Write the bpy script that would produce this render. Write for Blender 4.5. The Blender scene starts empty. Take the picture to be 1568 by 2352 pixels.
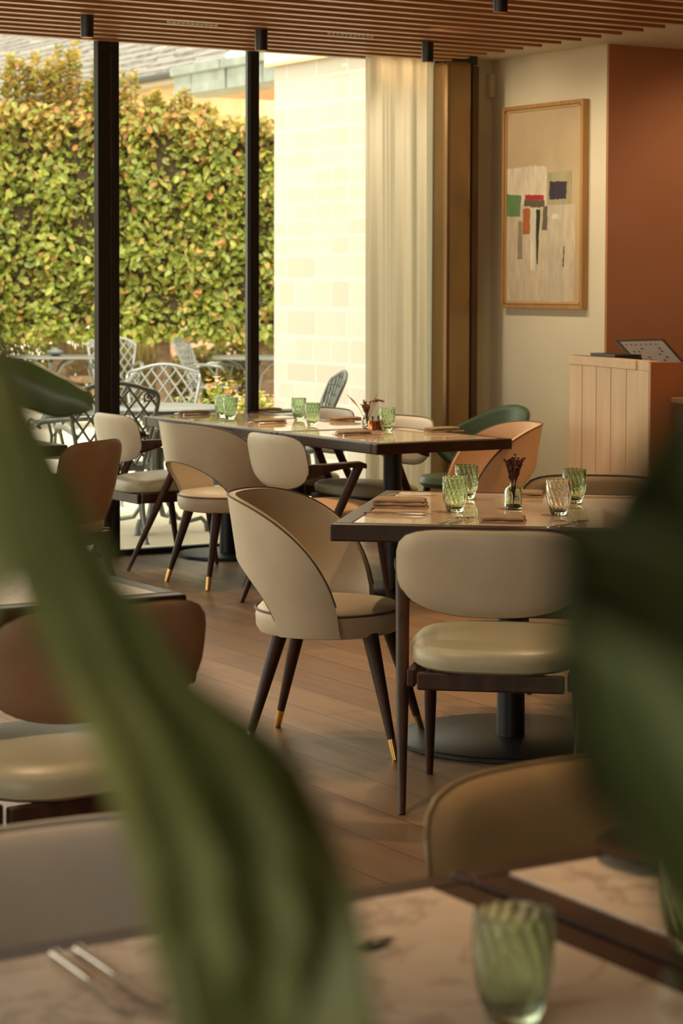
import bpy, math, random
from mathutils import Vector, Matrix, Euler
random.seed(7)
S = bpy.context.scene
COL = S.collection
PI = math.pi
sin, cos = math.sin, math.cos

# ------------------------------------------------------------------ camera
F_PX, TH, PT, RO, CY, CX = 5063.47, .561155, .0513757, .00374237, 917.53, 875.26
CAMZ = 1.46
FW = Vector((sin(TH)*cos(PT), cos(TH)*cos(PT), -sin(PT)))
_rt = Vector((cos(TH), -sin(TH), 0)); _up = _rt.cross(FW)
RV = cos(RO)*_rt + sin(RO)*_up
UV = -sin(RO)*_rt + cos(RO)*_up
CP = Vector((0, 0, CAMZ))
cam = bpy.data.cameras.new('camera'); camo = bpy.data.objects.new('camera', cam); COL.objects.link(camo)
camo.matrix_world = Matrix.Translation(CP) @ Matrix((RV, UV, -FW)).transposed().to_4x4()
cam.sensor_fit = 'HORIZONTAL'; cam.sensor_width = 24; cam.lens = 24*F_PX/1568
cam.shift_x = (784-CX)/1568; cam.shift_y = (CY-1176)/1568
cam.clip_start = .05; cam.clip_end = 300
cam.dof.use_dof = True; cam.dof.focus_distance = 7.4; cam.dof.aperture_fstop = 6.3
S.camera = camo

def ray(x, y): return FW + (x-CX)/F_PX*RV - (y-CY)/F_PX*UV
def at(x, y, z=0.):
    "world point at height z seen at photo pixel x, y"
    d = ray(x, y); return CP + d*((z-CAMZ)/d.z)
def aty(x, y, v):
    d = ray(x, y); return CP + d*(v/d.y)
def atx(x, y, v):
    d = ray(x, y); return CP + d*(v/d.x)
def atd(x, y, dep): return CP + ray(x, y)*dep

# ------------------------------------------------------------------ light
W = bpy.data.worlds.new('sky'); S.world = W; W.use_nodes = True
bg = W.node_tree.nodes['Background']; bg.inputs[0].default_value = (1.0, .925, .76, 1); bg.inputs[1].default_value = 2.9
def lamp(name, kind, loc, energy, color=(1, 1, 1), direction=None, **kw):
    l = bpy.data.lights.new(name, kind); l.energy = energy; l.color = color
    for k, v in kw.items(): setattr(l, k, v)
    o = bpy.data.objects.new(name, l); COL.objects.link(o); o.location = loc
    if direction: o.rotation_euler = Vector(direction).to_track_quat('-Z', 'Y').to_euler()
    return o
lamp('sun', 'SUN', (0, 20, 20), 3.5, (1.0, .93, .80), (.30, .50, -.80), angle=math.radians(4))
S.view_settings.view_transform = 'Standard'; S.view_settings.look = 'None'
S.view_settings.exposure = 0.2; S.view_settings.gamma = 1.0; S.view_settings.use_curve_mapping = False
S.cycles.use_denoising = True
S.cycles.max_bounces = 16; S.cycles.diffuse_bounces = 5; S.cycles.glossy_bounces = 4
S.cycles.transmission_bounces = 14; S.cycles.transparent_max_bounces = 16
S.cycles.caustics_reflective = False; S.cycles.caustics_refractive = False
S.cycles.sample_clamp_indirect = 6

# ------------------------------------------------------------------ materials
def mat(name, col=(.5, .5, .5), rough=.5, metal=0., **kw):
    m = bpy.data.materials.new(name); m.use_nodes = True
    b = m.node_tree.nodes['Principled BSDF']
    b.inputs['Base Color'].default_value = (*col, 1); b.inputs['Roughness'].default_value = rough
    b.inputs['Metallic'].default_value = metal
    for k, v in kw.items(): b.inputs[k].default_value = v
    return m
def N(m, t, **kw):
    n = m.node_tree.nodes.new(t)
    for k, v in kw.items():
        if k in n.inputs.keys(): n.inputs[k].default_value = v
        else: setattr(n, k, v)
    return n
def L(m, a, b): m.node_tree.links.new(a, b)
def B(m): return m.node_tree.nodes['Principled BSDF']
def coords(m, scale=(1, 1, 1), rot=(0, 0, 0), world=False):
    if world:
        s = N(m, 'ShaderNodeNewGeometry').outputs['Position']
    else:
        s = N(m, 'ShaderNodeTexCoord').outputs['Object']
    mp = N(m, 'ShaderNodeMapping'); mp.inputs['Scale'].default_value = scale; mp.inputs['Rotation'].default_value = rot
    L(m, s, mp.inputs['Vector']); return mp.outputs[0]
def ramp(m, fac, stops):
    r = N(m, 'ShaderNodeValToRGB'); e = r.color_ramp.elements
    while len(e) < len(stops): e.new(.5)
    for i, (p, c) in enumerate(stops): e[i].position = p; e[i].color = (*c, 1)
    L(m, fac, r.inputs[0]); return r.outputs[0]
def noisy(name, c1, c2, scale=(5, 5, 5), rough=.5, bump=0., detail=4, metal=0., world=False, lo=.35, hi=.65, bscale=None, **kw):
    m = mat(name, c1, rough, metal, **kw); v = coords(m, scale, world=world)
    n = N(m, 'ShaderNodeTexNoise', Scale=1., Detail=detail); L(m, v, n.inputs['Vector'])
    L(m, ramp(m, n.outputs[0], [(lo, c1), (hi, c2)]), B(m).inputs['Base Color'])
    if bump:
        n2 = n
        if bscale:
            v2 = coords(m, (bscale,)*3, world=world); n2 = N(m, 'ShaderNodeTexNoise', Scale=1., Detail=3.); L(m, v2, n2.inputs['Vector'])
        bp = N(m, 'ShaderNodeBump', Strength=bump, Distance=.002); L(m, n2.outputs[0], bp.inputs['Height']); L(m, bp.outputs[0], B(m).inputs['Normal'])
    return m

leather = noisy('cream_leather', (.56, .49, .355), (.62, .545, .40), (6, 6, 6), .42, .25, bscale=350)
leather_seat = noisy('sage_leather', (.40, .385, .27), (.45, .43, .31), (6, 6, 6), .38, .2, bscale=350)
brown_l = noisy('brown_leather', (.33, .20, .12), (.38, .24, .145), (6, 6, 6), .4, .25, bscale=350)
olive_l = noisy('olive_brown_leather', (.24, .165, .085), (.30, .20, .10), (6, 6, 6), .28, .25, bscale=350)
mauve_l = noisy('grey_mauve_leather', (.36, .32, .285), (.40, .355, .31), (6, 6, 6), .5, .25, bscale=350)
tan = noisy('tan_leather', (.68, .43, .24), (.74, .49, .28), (6, 6, 6), .42, .25, bscale=350)
piping = mat('dark_piping', (.10, .065, .04), .5)
walnut = noisy('dark_walnut', (.028, .014, .009), (.058, .027, .016), (30, 30, 4), .45, .1, **{'Specular IOR Level': .3})
walnut_rim = noisy('table_rim_walnut', (.030, .014, .009), (.05, .023, .014), (12, 12, 12), .35, **{'Specular IOR Level': .3})
brass = mat('brass', (.75, .48, .16), .28, 1.)
chrome = mat('stainless_steel', (.72, .68, .62), .22, 1.)
iron = mat('black_steel', (.012, .015, .016), .42, .2)
black = mat('black_metal', (.012, .012, .012), .4)
frame_black = mat('black_window_frame', (.016, .014, .012), .6, 0., **{'Specular IOR Level': .25})
frame_line = mat('aluminium_seam', (.35, .33, .3), .4, .7)
wall_cream = noisy('cream_paint', (.76, .69, .50), (.79, .72, .53), (3, 3, 3), .75, .15, bscale=120)
wall_terra = noisy('terracotta_paint', (.50, .20, .085), (.54, .22, .10), (2, 2, 2), .75, .15, bscale=120)
ceil_m = mat('ceiling_paint', (.78, .72, .58), .8)
oak = noisy('pale_oak', (.62, .42, .23), (.70, .49, .28), (14, 14, 1.5), .5, .05)
oakframe = noisy('oak_frame', (.42, .22, .07), (.52, .28, .10), (30, 30, 2), .45)
lacq = mat('red_brown_side', (.38, .14, .05), .45)
napkin_m = noisy('tan_linen', (.32, .225, .14), (.37, .26, .165), (40, 40, 40), .85, .3, bscale=700)
green_l = mat('green_leather', (.055, .10, .05), .4)
green_pad = mat('pale_green_pad', (.30, .42, .30), .35)
copper = mat('copper', (.72, .26, .10), .25, 1.)

def wood_floor():
    m = mat('oak_floor', rough=.4)
    v = coords(m, (1, 1, 1), (0, 0, PI/2), world=True)
    br = N(m, 'ShaderNodeTexBrick', Scale=1.); L(m, v, br.inputs['Vector'])
    for k, x in (('Mortar Size', .0022), ('Mortar Smooth', .2), ('Brick Width', 1.9), ('Row Height', .19), ('Bias', 0.)): br.inputs[k].default_value = x
    br.offset = .37
    br.inputs['Color1'].default_value = (.26, .165, .092, 1); br.inputs['Color2'].default_value = (.185, .115, .064, 1); br.inputs['Mortar'].default_value = (.04, .022, .012, 1)
    v2 = coords(m, (5, .7, 1), world=True); n = N(m, 'ShaderNodeTexNoise', Scale=2., Detail=8.); L(m, v2, n.inputs['Vector'])
    g = ramp(m, n.outputs[0], [(.3, (.82, .80, .78)), (.7, (1.06, 1.05, 1.04))])
    mx = N(m, 'ShaderNodeMix', data_type='RGBA', blend_type='MULTIPLY'); mx.inputs[0].default_value = 1
    L(m, br.outputs[0], mx.inputs[6]); L(m, g, mx.inputs[7]); L(m, mx.outputs[2], B(m).inputs['Base Color'])
    L(m, ramp(m, n.outputs[0], [(.3, (.48,)*3), (.7, (.34,)*3)]), B(m).inputs['Roughness'])
    bp = N(m, 'ShaderNodeBump', Strength=.3, Distance=.002); L(m, br.outputs[1], bp.inputs['Height']); bp.invert = True
    L(m, bp.outputs[0], B(m).inputs['Normal'])
    return m
floor_m = wood_floor()

def marble(name, base, vein, rough=.12, sc=3.):
    m = mat(name, base, rough); v = coords(m, (sc, sc, sc), world=False)
    n = N(m, 'ShaderNodeTexNoise', Scale=1.2, Detail=9., Roughness=.62, Distortion=1.6); L(m, v, n.inputs['Vector'])
    c = ramp(m, n.outputs[0], [(.30, base), (.46, base), (.495, vein), (.53, base), (.8, tuple(x*.86 for x in base))])
    n2 = N(m, 'ShaderNodeTexNoise', Scale=7., Detail=5.); L(m, v, n2.inputs['Vector'])
    c2 = ramp(m, n2.outputs[0], [(.3, (.93, .92, .91)), (.6, (1, 1, 1))])
    mx = N(m, 'ShaderNodeMix', data_type='RGBA', blend_type='MULTIPLY'); mx.inputs[0].default_value = 1
    L(m, c, mx.inputs[6]); L(m, c2, mx.inputs[7]); L(m, mx.outputs[2], B(m).inputs['Base Color'])
    return m
marble_m = marble('cream_marble', (.74, .59, .44), (.71, .56, .41), .035, 1.)
marble_near = marble('pinkish_marble', (.66, .55, .45), (.40, .30, .24), .3, 3.)

def glassm(name, tint, rough=.0, ior=1.45):
    m = mat(name, tint, rough); b = B(m); b.inputs['Transmission Weight'].default_value = 1.; b.inputs['IOR'].default_value = ior
    return m
glass_green = glassm('green_glass', (.80, .95, .74), .03, 1.3)
glass_clear = glassm('clear_glass', (.97, .95, .90), .01, 1.35)
glass_pale = glassm('pale_aqua_glass', (.86, .95, .82), .01)
def pane_m():
    m = bpy.data.materials.new('window_glass'); m.use_nodes = True; nt = m.node_tree; nt.nodes.clear()
    o = nt.nodes.new('ShaderNodeOutputMaterial'); t = nt.nodes.new('ShaderNodeBsdfTransparent'); g = nt.nodes.new('ShaderNodeBsdfGlossy')
    t.inputs[0].default_value = (.93, .95, .92, 1); g.inputs['Roughness'].default_value = .0
    f = nt.nodes.new('ShaderNodeFresnel'); f.inputs[0].default_value = 1.35; x = nt.nodes.new('ShaderNodeMixShader')
    L(m, f.outputs[0], x.inputs[0]); L(m, t.outputs[0], x.inputs[1]); L(m, g.outputs[0], x.inputs[2]); L(m, x.outputs[0], o.inputs[0])
    return m
pane_mat = pane_m()
def translucent(name, col, tcol, mixf=.5, rough=.6, vc=None, gloss=True):
    m = mat(name, col, rough); nt = m.node_tree; b = B(m); o = nt.nodes['Material Output']
    t = N(m, 'ShaderNodeBsdfTranslucent'); t.inputs[0].default_value = (*tcol, 1)
    x = N(m, 'ShaderNodeMixShader'); x.inputs[0].default_value = mixf
    if vc:
        a = N(m, 'ShaderNodeVertexColor', layer_name=vc); L(m, a.outputs[0], b.inputs['Base Color'])
        h = N(m, 'ShaderNodeMix', data_type='RGBA', blend_type='MULTIPLY'); h.inputs[0].default_value = 1; h.inputs[7].default_value = (*tcol, 1)
        L(m, a.outputs[0], h.inputs[6]); L(m, h.outputs[2], t.inputs[0])
    L(m, b.outputs[0], x.inputs[1]); L(m, t.outputs[0], x.inputs[2]); L(m, x.outputs[0], o.inputs['Surface'])
    return m
leaf_m = translucent('hedge_leaves', (.2, .3, .05), (1.3, 1.25, .7), .3, .45, vc='tint')
sheer = translucent('sheer_linen', (.80, .74, .60), (.85, .78, .60), .5, .9)
fol_m = translucent('big_leaf', (.065, .11, .028), (.24, .29, .07), .35, .55)
def big_leaf():
    m = fol_m; v = coords(m, (1, 1, 1)); n = N(m, 'ShaderNodeTexNoise', Scale=14., Detail=2.); L(m, v, n.inputs['Vector'])
    L(m, ramp(m, n.outputs[0], [(.35, (.10, .122, .04)), (.65, (.165, .18, .06))]), B(m).inputs['Base Color']); return m
big_leaf()
mid_leaf = translucent('mid_green_leaf', (.07, .10, .03), (.12, .16, .03), .3, .5)
dark_leaf = translucent('dark_leaf', (.028, .036, .010), (.03, .045, .008), .2, .5)
bark = noisy('bark', (.10, .06, .035), (.19, .12, .07), (6, 6, 30), .9, .5)
patio_m = noisy('pale_paving', (.62, .55, .42), (.70, .62, .48), (1.2, 1.2, 1.2), .8)
soil = noisy('soil', (.14, .09, .05), (.24, .17, .09), (3, 3, 3), .95)
castm = mat('grey_cast_aluminium', (.20, .21, .20), .4, .5)
castd = mat('dark_cast_aluminium', (.15, .16, .15), .45, .4)

def stone_wall():
    m = mat('limestone_blocks', rough=.85)
    v = coords(m, (1, 1, 1), (PI/2, 0, PI/2), world=True)
    geo = N(m, 'ShaderNodeNewGeometry'); sp = N(m, 'ShaderNodeSeparateXYZ'); L(m, geo.outputs['Position'], sp.inputs[0])
    cb = N(m, 'ShaderNodeCombineXYZ'); L(m, sp.outputs[1], cb.inputs[0])
    nz = N(m, 'ShaderNodeTexNoise', Scale=.9, Detail=0.); czz = N(m, 'ShaderNodeCombineXYZ'); L(m, sp.outputs[2], czz.inputs[2]); L(m, czz.outputs[0], nz.inputs['Vector'])
    ad = N(m, 'ShaderNodeMath', operation='MULTIPLY_ADD'); L(m, nz.outputs[0], ad.inputs[0]); ad.inputs[1].default_value = .5; L(m, sp.outputs[2], ad.inputs[2]); L(m, ad.outputs[0], cb.inputs[1])
    br = N(m, 'ShaderNodeTexBrick', Scale=1.); L(m, cb.outputs[0], br.inputs['Vector'])
    for k, x in (('Mortar Size', .012), ('Mortar Smooth', .3), ('Brick Width', .42), ('Row Height', .15), ('Bias', .1)): br.inputs[k].default_value = x
    br.squash = .6; br.squash_frequency = 2
    br.inputs['Color1'].default_value = (.47, .43, .38, 1); br.inputs['Color2'].default_value = (.54, .505, .46, 1); br.inputs['Mortar'].default_value = (.60, .57, .525, 1)
    L(m, br.outputs[0], B(m).inputs['Base Color'])
    return m
stone_m = stone_wall()
ochre = noisy('ochre_render', (.62, .45, .25), (.70, .52, .31), (2, 2, 2), .9)
slate_m = noisy('grey_slate', (.15, .135, .125), (.27, .245, .23), (1.5, 4, 1), .6)
lead_m = noisy('grey_lead', (.19, .225, .205), (.29, .325, .30), (3, 3, 3), .5)
soffit_m = noisy('orange_boards', (.50, .29, .16), (.56, .33, .19), (3, 3, 3), .7)
pot_m = mat('dark_pot', (.05, .045, .04), .6)

# ------------------------------------------------------------------ mesh helpers
class MB:
    def __init__(s): s.v = []; s.f = []; s.c = None
    def add(s, vs, fs):
        n = len(s.v); s.v += [tuple(p) for p in vs]; s.f += [tuple(i+n for i in f) for f in fs]; return s
    def box(s, a, b, M=None):
        x0, y0, z0 = a; x1, y1, z1 = b
        vs = [Vector(p) for p in ((x0, y0, z0), (x1, y0, z0), (x1, y1, z0), (x0, y1, z0), (x0, y0, z1), (x1, y0, z1), (x1, y1, z1), (x0, y1, z1))]
        if M: vs = [M @ p for p in vs]
        return s.add(vs, [(0, 3, 2, 1), (4, 5, 6, 7), (0, 1, 5, 4), (1, 2, 6, 5), (2, 3, 7, 6), (3, 0, 4, 7)])
    def hexa(s, p8): return s.add(p8, [(0, 3, 2, 1), (4, 5, 6, 7), (0, 1, 5, 4), (1, 2, 6, 5), (2, 3, 7, 6), (3, 0, 4, 7)])
    def tube(s, pts, rad, n=12, ell=1., up=(0, 0, 1), cap=True):
        pts = [Vector(p) for p in pts]
        if not isinstance(rad, (list, tuple)): rad = [rad]*len(pts)
        vs = []; fs = []; prev = None
        for i, p in enumerate(pts):
            d = (pts[min(i+1, len(pts)-1)]-pts[max(i-1, 0)]).normalized()
            u = Vector(up) if prev is None else prev
            a = u - d*u.dot(d)
            if a.length < 1e-3: a = Vector((1, .01, 0)) - d*d.x
            a.normalize(); b = d.cross(a); prev = a
            r = rad[i]
            for k in range(n):
                t = 2*PI*k/n; vs.append(p + a*(r*cos(t)) + b*(r*ell*sin(t)))
        for i in range(len(pts)-1):
            for k in range(n):
                k2 = (k+1) % n; fs.append((i*n+k, i*n+k2, (i+1)*n+k2, (i+1)*n+k))
        if cap: fs.append(tuple(range(n-1, -1, -1))); fs.append(tuple((len(pts)-1)*n+k for k in range(n)))
        return s.add(vs, fs)
    def loop(s, pts, r, n=8):
        "closed tube"
        pts = [Vector(p) for p in pts]; m = len(pts); vs = []; fs = []
        for i, p in enumerate(pts):
            d = (pts[(i+1) % m]-pts[i-1]).normalized(); u = Vector((0, 0, 1)); a = u-d*u.dot(d)
            if a.length < .15: u = Vector((0, 1, 0)); a = u-d*u.dot(d)
            a.normalize(); b = d.cross(a)
            for k in range(n): t = 2*PI*k/n; vs.append(p+a*(r*cos(t))+b*(r*sin(t)))
        for i in range(m):
            j = (i+1) % m
            for k in range(n): k2 = (k+1) % n; fs.append((i*n+k, i*n+k2, j*n+k2, j*n+k))
        return s.add(vs, fs)
    def lathe(s, prof, n=32, c=(0, 0, 0), fn=None):
        vs = []; fs = []
        for i, (r, z) in enumerate(prof):
            for k in range(n):
                t = 2*PI*k/n; rr = r*(fn(t, i/(len(prof)-1)) if fn else 1)
                vs.append((c[0]+rr*cos(t), c[1]+rr*sin(t), c[2]+z))
        for i in range(len(prof)-1):
            for k in range(n): k2 = (k+1) % n; fs.append((i*n+k, i*n+k2, (i+1)*n+k2, (i+1)*n+k))
        if prof[0][0] > 1e-5: fs.append(tuple(range(n-1, -1, -1)))
        if prof[-1][0] > 1e-5: fs.append(tuple((len(prof)-1)*n+k for k in range(n)))
        return s.add(vs, fs)
    def grid(s, fn, nu, nv, closed=False):
        vs = [fn(i/nu, j/nv) for i in range(nu+1) for j in range(nv+1)]; fs = []
        for i in range(nu):
            for j in range(nv): a = i*(nv+1)+j; fs.append((a, a+nv+1, a+nv+2, a+1))
        return s.add(vs, fs)
    def build(s, name, m, parent=None, smooth=True, bevel=0, solid=0, sub=0, loc=None, offs=0, colors=None):
        me = bpy.data.meshes.new(name); me.from_pydata(s.v, [], s.f); me.update()
        o = bpy.data.objects.new(name, me); COL.objects.link(o); me.materials.append(m)
        if colors:
            ca = me.color_attributes.new('tint', 'FLOAT_COLOR', 'POINT')
            for i, c in enumerate(colors): ca.data[i].color = (*c, 1)
        if smooth:
            me.polygons.foreach_set('use_smooth', [True]*len(me.polygons))
            try: me.set_sharp_from_angle(angle=math.radians(40))
            except Exception: pass
        if parent: o.parent = parent
        if loc: o.location = loc
        if solid:
            q = o.modifiers.new('t', 'SOLIDIFY'); q.thickness = solid; q.offset = offs
        if bevel:
            q = o.modifiers.new('b', 'BEVEL'); q.width = bevel; q.segments = 3; q.limit_method = 'ANGLE'
        if sub:
            q = o.modifiers.new('s', 'SUBSURF'); q.levels = sub; q.render_levels = sub
        return o
def tag(o, label=None, cat=None, group=None, kind=None):
    if label: o['label'] = label
    if cat: o['category'] = cat
    if group: o['group'] = group
    if kind: o['kind'] = kind
    return o
def empty(name, loc, rz=0, label=None, cat=None, group=None):
    o = bpy.data.objects.new(name, None); COL.objects.link(o); o.location = loc; o.rotation_euler = (0, 0, rz); o.empty_display_size = .1
    return tag(o, label, cat, group)
def dup(src, loc, rz, label, group=None):
    r = src.copy(); COL.objects.link(r); r.location = loc; r.rotation_euler = (0, 0, rz); r['label'] = label
    if group: r['group'] = group
    for ch in [c for c in S.objects if c.parent == src]:
        c = ch.copy(); COL.objects.link(c); c.parent = r
        for g in [k for k in S.objects if k.parent == ch]:
            d = g.copy(); COL.objects.link(d); d.parent = c
    return r
def struct(name, mb, m, **kw):
    o = mb.build(name, m, **kw)
    if not kw.get('parent'): o['kind'] = 'structure'
    return o
def RZ(dx, dy):
    "rotation that turns local +Y to face (dx, dy)"
    return math.atan2(-dx, dy)

# ------------------------------------------------------------------ room shell
WY = 10.806; CZ = 2.795; WX = 7.545
struct('floor', MB().box((-1.6, -3, -.1), (10.6, WY+.06, 0)), floor_m, smooth=False)
ceil = struct('ceiling', MB().box((-1.8, -3, CZ), (10.6, WY+.3, CZ+.25)), ceil_m, smooth=False)
slats = MB(); y = 10.782
while y > 3.5:
    slats.box((-1.48, y-.052, 2.754), (7.109, y, CZ)); y -= .1731
slat_m = noisy('red_brown_slat', (.36, .145, .055), (.44, .19, .08), (1.5, 30, 30), .42)
slats.build('slats', slat_m, ceil, smooth=False)
# pale batten undersides: light bounced off the floor put into the colour
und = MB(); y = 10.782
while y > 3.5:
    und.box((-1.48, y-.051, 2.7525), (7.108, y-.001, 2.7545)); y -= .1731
und.build('slat_underside_bounce', noisy('pale_bounce_tone', (.68, .46, .31), (.74, .52, .36), (2, 30, 30), .4), ceil, smooth=False)
yc = 9.683
struct('wall_right', MB().box((WX, yc, 0), (WX+.12, WY+.3, CZ)), wall_cream, smooth=False)
struct('wall_back', MB().box((WX+.004, yc-.012, 0), (10.6, yc-.0005, CZ)).box((WX+.121, yc, 0), (10.6, yc+.12, CZ)), wall_terra, smooth=False)
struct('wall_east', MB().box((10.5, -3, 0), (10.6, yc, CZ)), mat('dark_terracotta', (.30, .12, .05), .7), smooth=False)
struct('wall_front', MB().box((7.16, WY-.02, 0), (WX, WY+.25, CZ)), wall_cream, smooth=False)
w = MB()   # rear wall behind the viewer
w.box((-1.6, -3.1, 0), (10.6, -3, CZ))
struct('wall_rear', w, mat('dark_panelling', (.10, .065, .04), .6), smooth=False)
w = MB(); w.box((-1.6, -3, 0), (-1.5, WY, .10)).box((-1.6, -3, 2.7), (-1.5, WY, CZ)); 
w.box((-1.6, -3, .10), (-1.5, -1.2, 2.7)).box((-1.6, 2.0, .10), (-1.5, 5.2, 2.7))  # unseen solid bays shaped to limit daylight; gap left to light the leaves
for yy in (8.2,): w.box((-1.6, yy, .10), (-1.5, yy+.08, 2.7))
struct('wall_left', w, frame_black, smooth=False)
# glazed wall
def mull(i, x0, x1, seam=None):
    m = MB()
    if seam:
        m.box((x0, WY-.05, 0), (seam-.006, WY+.008, CZ)).box((seam+.006, WY-.05, 0), (x1, WY+.008, CZ))
        o = struct('window_%d' % i, m, frame_black, smooth=False, bevel=.004)
        MB().box((seam-.006, WY-.035, 0), (seam+.006, WY+.005, CZ)).build('glazing_seam', frame_line, o, smooth=False)
    else:
        m.box((x0, WY-.04, 0), (x1, WY+.008, CZ))
        o = struct('window_%d' % i, m, frame_black, smooth=False, bevel=.004)
        MB().box((x0-.006, WY-.02, 0), (x0, WY+.005, CZ)).build('glazing_bead', mat('bead_grey', (.1, .11, .11), .4), o, smooth=False)
    return o
w1 = mull(1, 4.981, 5.105, 5.062)
w2 = mull(2, 5.905, 5.963)
w3 = mull(3, 3.55, 3.61); w4 = mull(4, 2.0, 2.06); w5 = mull(5, .2, .26)
def pane(par, x0, x1): 
    MB().box((x0, WY-.004, .03), (x1, WY+.004, CZ)).build('pane', pane_mat, par, smooth=False)
pane(w2, 5.095, 5.91); pane(w1, 3.60, 5.0); pane(w3, 2.062, 3.548); pane(w4, .262, 1.998); pane(w5, -1.5, .198)
MB().box((5.955, WY-.004, .03), (7.16, WY+.004, CZ)).build('right_pane', pane_mat, w2, smooth=False)
struct('trim_1', MB().box((-1.6, WY-.03, 0), (7.16, WY+.03, .028)), frame_black, smooth=False)
# recessed corner strip with small box by the curtain track
struct('trim_2', MB().box((7.505, WY-.06, 2.578), (7.544, WY-.021, 2.713)), wall_cream, smooth=False, bevel=.003)

# bronze column
c = empty('bronze_column', (7.2, 10.6, 0), 0, 'tall dark bronze-clad column between the sheer curtain and the white wall', 'column')
bronze = noisy('aged_bronze', (.26, .16, .07), (.36, .23, .11), (4, 4, .8), .30, metal=.75)
MB().box((-.122, -.02, 0), (.072, .17, 2.762)).build('cladding', bronze, c, smooth=False, bevel=.035)
MB().box((.078, 0, 0), (.127, .15, 2.735)).build('edge_post', mat('dark_bronze', (.10, .055, .025), .4, .6), c, smooth=False, bevel=.006)
MB().box((-.115, -.005, 2.74), (.11, .16, 2.79)).build('cap', black, c, smooth=False)

# sheer curtain
def curt(u, v):
    x = 6.615+.475*u; z = .02+2.76*v
    w_ = u+.05*sin(7*u+1)+.012*(1-v)*sin(11*u)
    y = 10.69+(.030*sin(2*PI*3.3*w_)+.009*sin(2*PI*7.7*w_+1.5+.5*(1-v)))*(1-.35*v)+.0025*sin(2*PI*13*u+2*v)
    return (x-.012*(1-v)*(1-u)*-1, y, z)
cu = MB().grid(curt, 220, 24).build('sheer_curtain', sheer)
tag(cu, 'cream sheer floor-length curtain gathered beside the bronze column', 'curtain')
# painting
pc = atx(1152.7, 247.4, 7.5); p2 = atx(1338.9, 226, 7.5); p3 = atx(1150.2, 707.4, 7.5)
y1, y0, z1, z0 = pc.y, p2.y, pc.z, p3.z
pt = empty('painting', (WX, (y0+y1)/2, z0), 0, 'tall abstract painting of muted blocks in an oak frame on the white wall', 'painting')
m = MB(); h = z1-z0; hw = (y1-y0)/2; t = .022
m.box((-.045, -hw, 0), (-.002, -hw+t, h)).box((-.045, hw-t, 0), (-.002, hw, h)).box((-.045, -hw+t, 0), (-.002, hw-t, t)).box((-.045, -hw+t, h-t), (-.002, hw-t, h))
m.build('frame', oakframe, pt, smooth=False, bevel=.002)
m = MB(); k = t+.006; q = .008
m.box((-.040, -hw+k, k), (-.01, -hw+k+q, h-k)).box((-.040, hw-k-q, k), (-.01, hw-k, h-k)).box((-.040, -hw+k, k), (-.01, hw-k, k+q)).box((-.040, -hw+k, h-k-q), (-.01, hw-k, h-k))
m.build('inner_slip', mat('slip_oak', (.60, .36, .14), .5), pt, smooth=False)
canvas = noisy('canvas_ground', (.50, .38, .22), (.56, .44, .27), (4, 4, 3), .8, .3, bscale=60)
MB().box((-.0285, -hw+.02, .02), (-.012, hw-.02, h-.02)).build('canvas', canvas, pt, smooth=False)
def pp(px, py):
    v = atx(px, py, 7.515); return v.y-(y0+y1)/2, v.z-z0
def patch(name, pts, col, n=0, rg=.012, depth=.0310):
    "brush-edged painted block given by its corners"
    out = []; q = [pp(*p) for p in pts]; rnd = random.Random(sum(map(ord, name)))
    for i in range(len(q)):
        a, b = q[i], q[(i+1) % len(q)]
        for k in range(8):
            f = k/8; out.append((a[0]+(b[0]-a[0])*f+rnd.uniform(-1, 1)*.0035, a[1]+(b[1]-a[1])*f+rnd.uniform(-1, 1)*.0035))
    vs = [(-depth, p[0], p[1]) for p in out] + [(-.0280, p[0], p[1]) for p in out]; nn = len(out)
    fs = [tuple(range(nn)), tuple(range(2*nn-1, nn-1, -1))]+[(i, i+nn, (i+1) % nn+nn, (i+1) % nn) for i in range(nn)]
    MB().add(vs, fs).build(name, noisy(name, col, tuple(c*1.25 for c in col), (14, 30, 9), .75), pt, smooth=False)
patch('pale_wash', [(1159, 470), (1255, 470), (1255, 383), (1230, 380), (1190, 386), (1159, 388)], (.62, .54, .40), depth=.0302)
patch('pale_lower_wash', [(1160, 690), (1318, 694), (1322, 470), (1255, 470), (1160, 470)], (.54, .45, .31), depth=.0300)
patch('grey_wash', [(1258, 690), (1292, 690), (1296, 470), (1256, 468)], (.50, .44, .32), depth=.0305)
patch('olive_halo', [(1256, 470), (1310, 468), (1312, 392), (1256, 396)], (.36, .33, .19), depth=.0306)
patch('navy_block', [(1261, 458), (1300, 457), (1302, 416), (1262, 417)], (.04, .03, .045), depth=.0314)
patch('green_block', [(1162, 497), (1194, 497), (1197, 449), (1162, 447)], (.12, .22, .09), depth=.0312)
patch('red_block', [(1206, 459), (1248, 459), (1249, 448), (1206, 448)], (.36, .03, .03), depth=.0316)
patch('grey_brown_bar', [(1203, 474), (1250, 476), (1250, 460), (1204, 460)], (.12, .09, .05), depth=.0318)
patch('rust_stripe', [(1200, 538), (1216, 538), (1217, 478), (1201, 480)], (.36, .12, .035), depth=.0315)
patch('white_stripe', [(1218, 620), (1228, 620), (1231, 478), (1218, 478)], (.66, .60, .48), depth=.0315)
patch('black_stripe', [(1232, 606), (1235, 606), (1240, 482), (1231, 482)], (.02, .035, .022), depth=.0320)
patch('olive_stripe', [(1245, 528), (1256, 528), (1257, 474), (1247, 474)], (.13, .10, .06), depth=.0317)
patch('grey_stripe', [(1189, 595), (1199, 595), (1198, 508), (1190, 508)], (.26, .20, .14), depth=.0315)
patch('pale_dab', [(1267, 502), (1284, 502), (1282, 492), (1268, 493)], (.66, .60, .48), depth=.0318)
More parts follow.
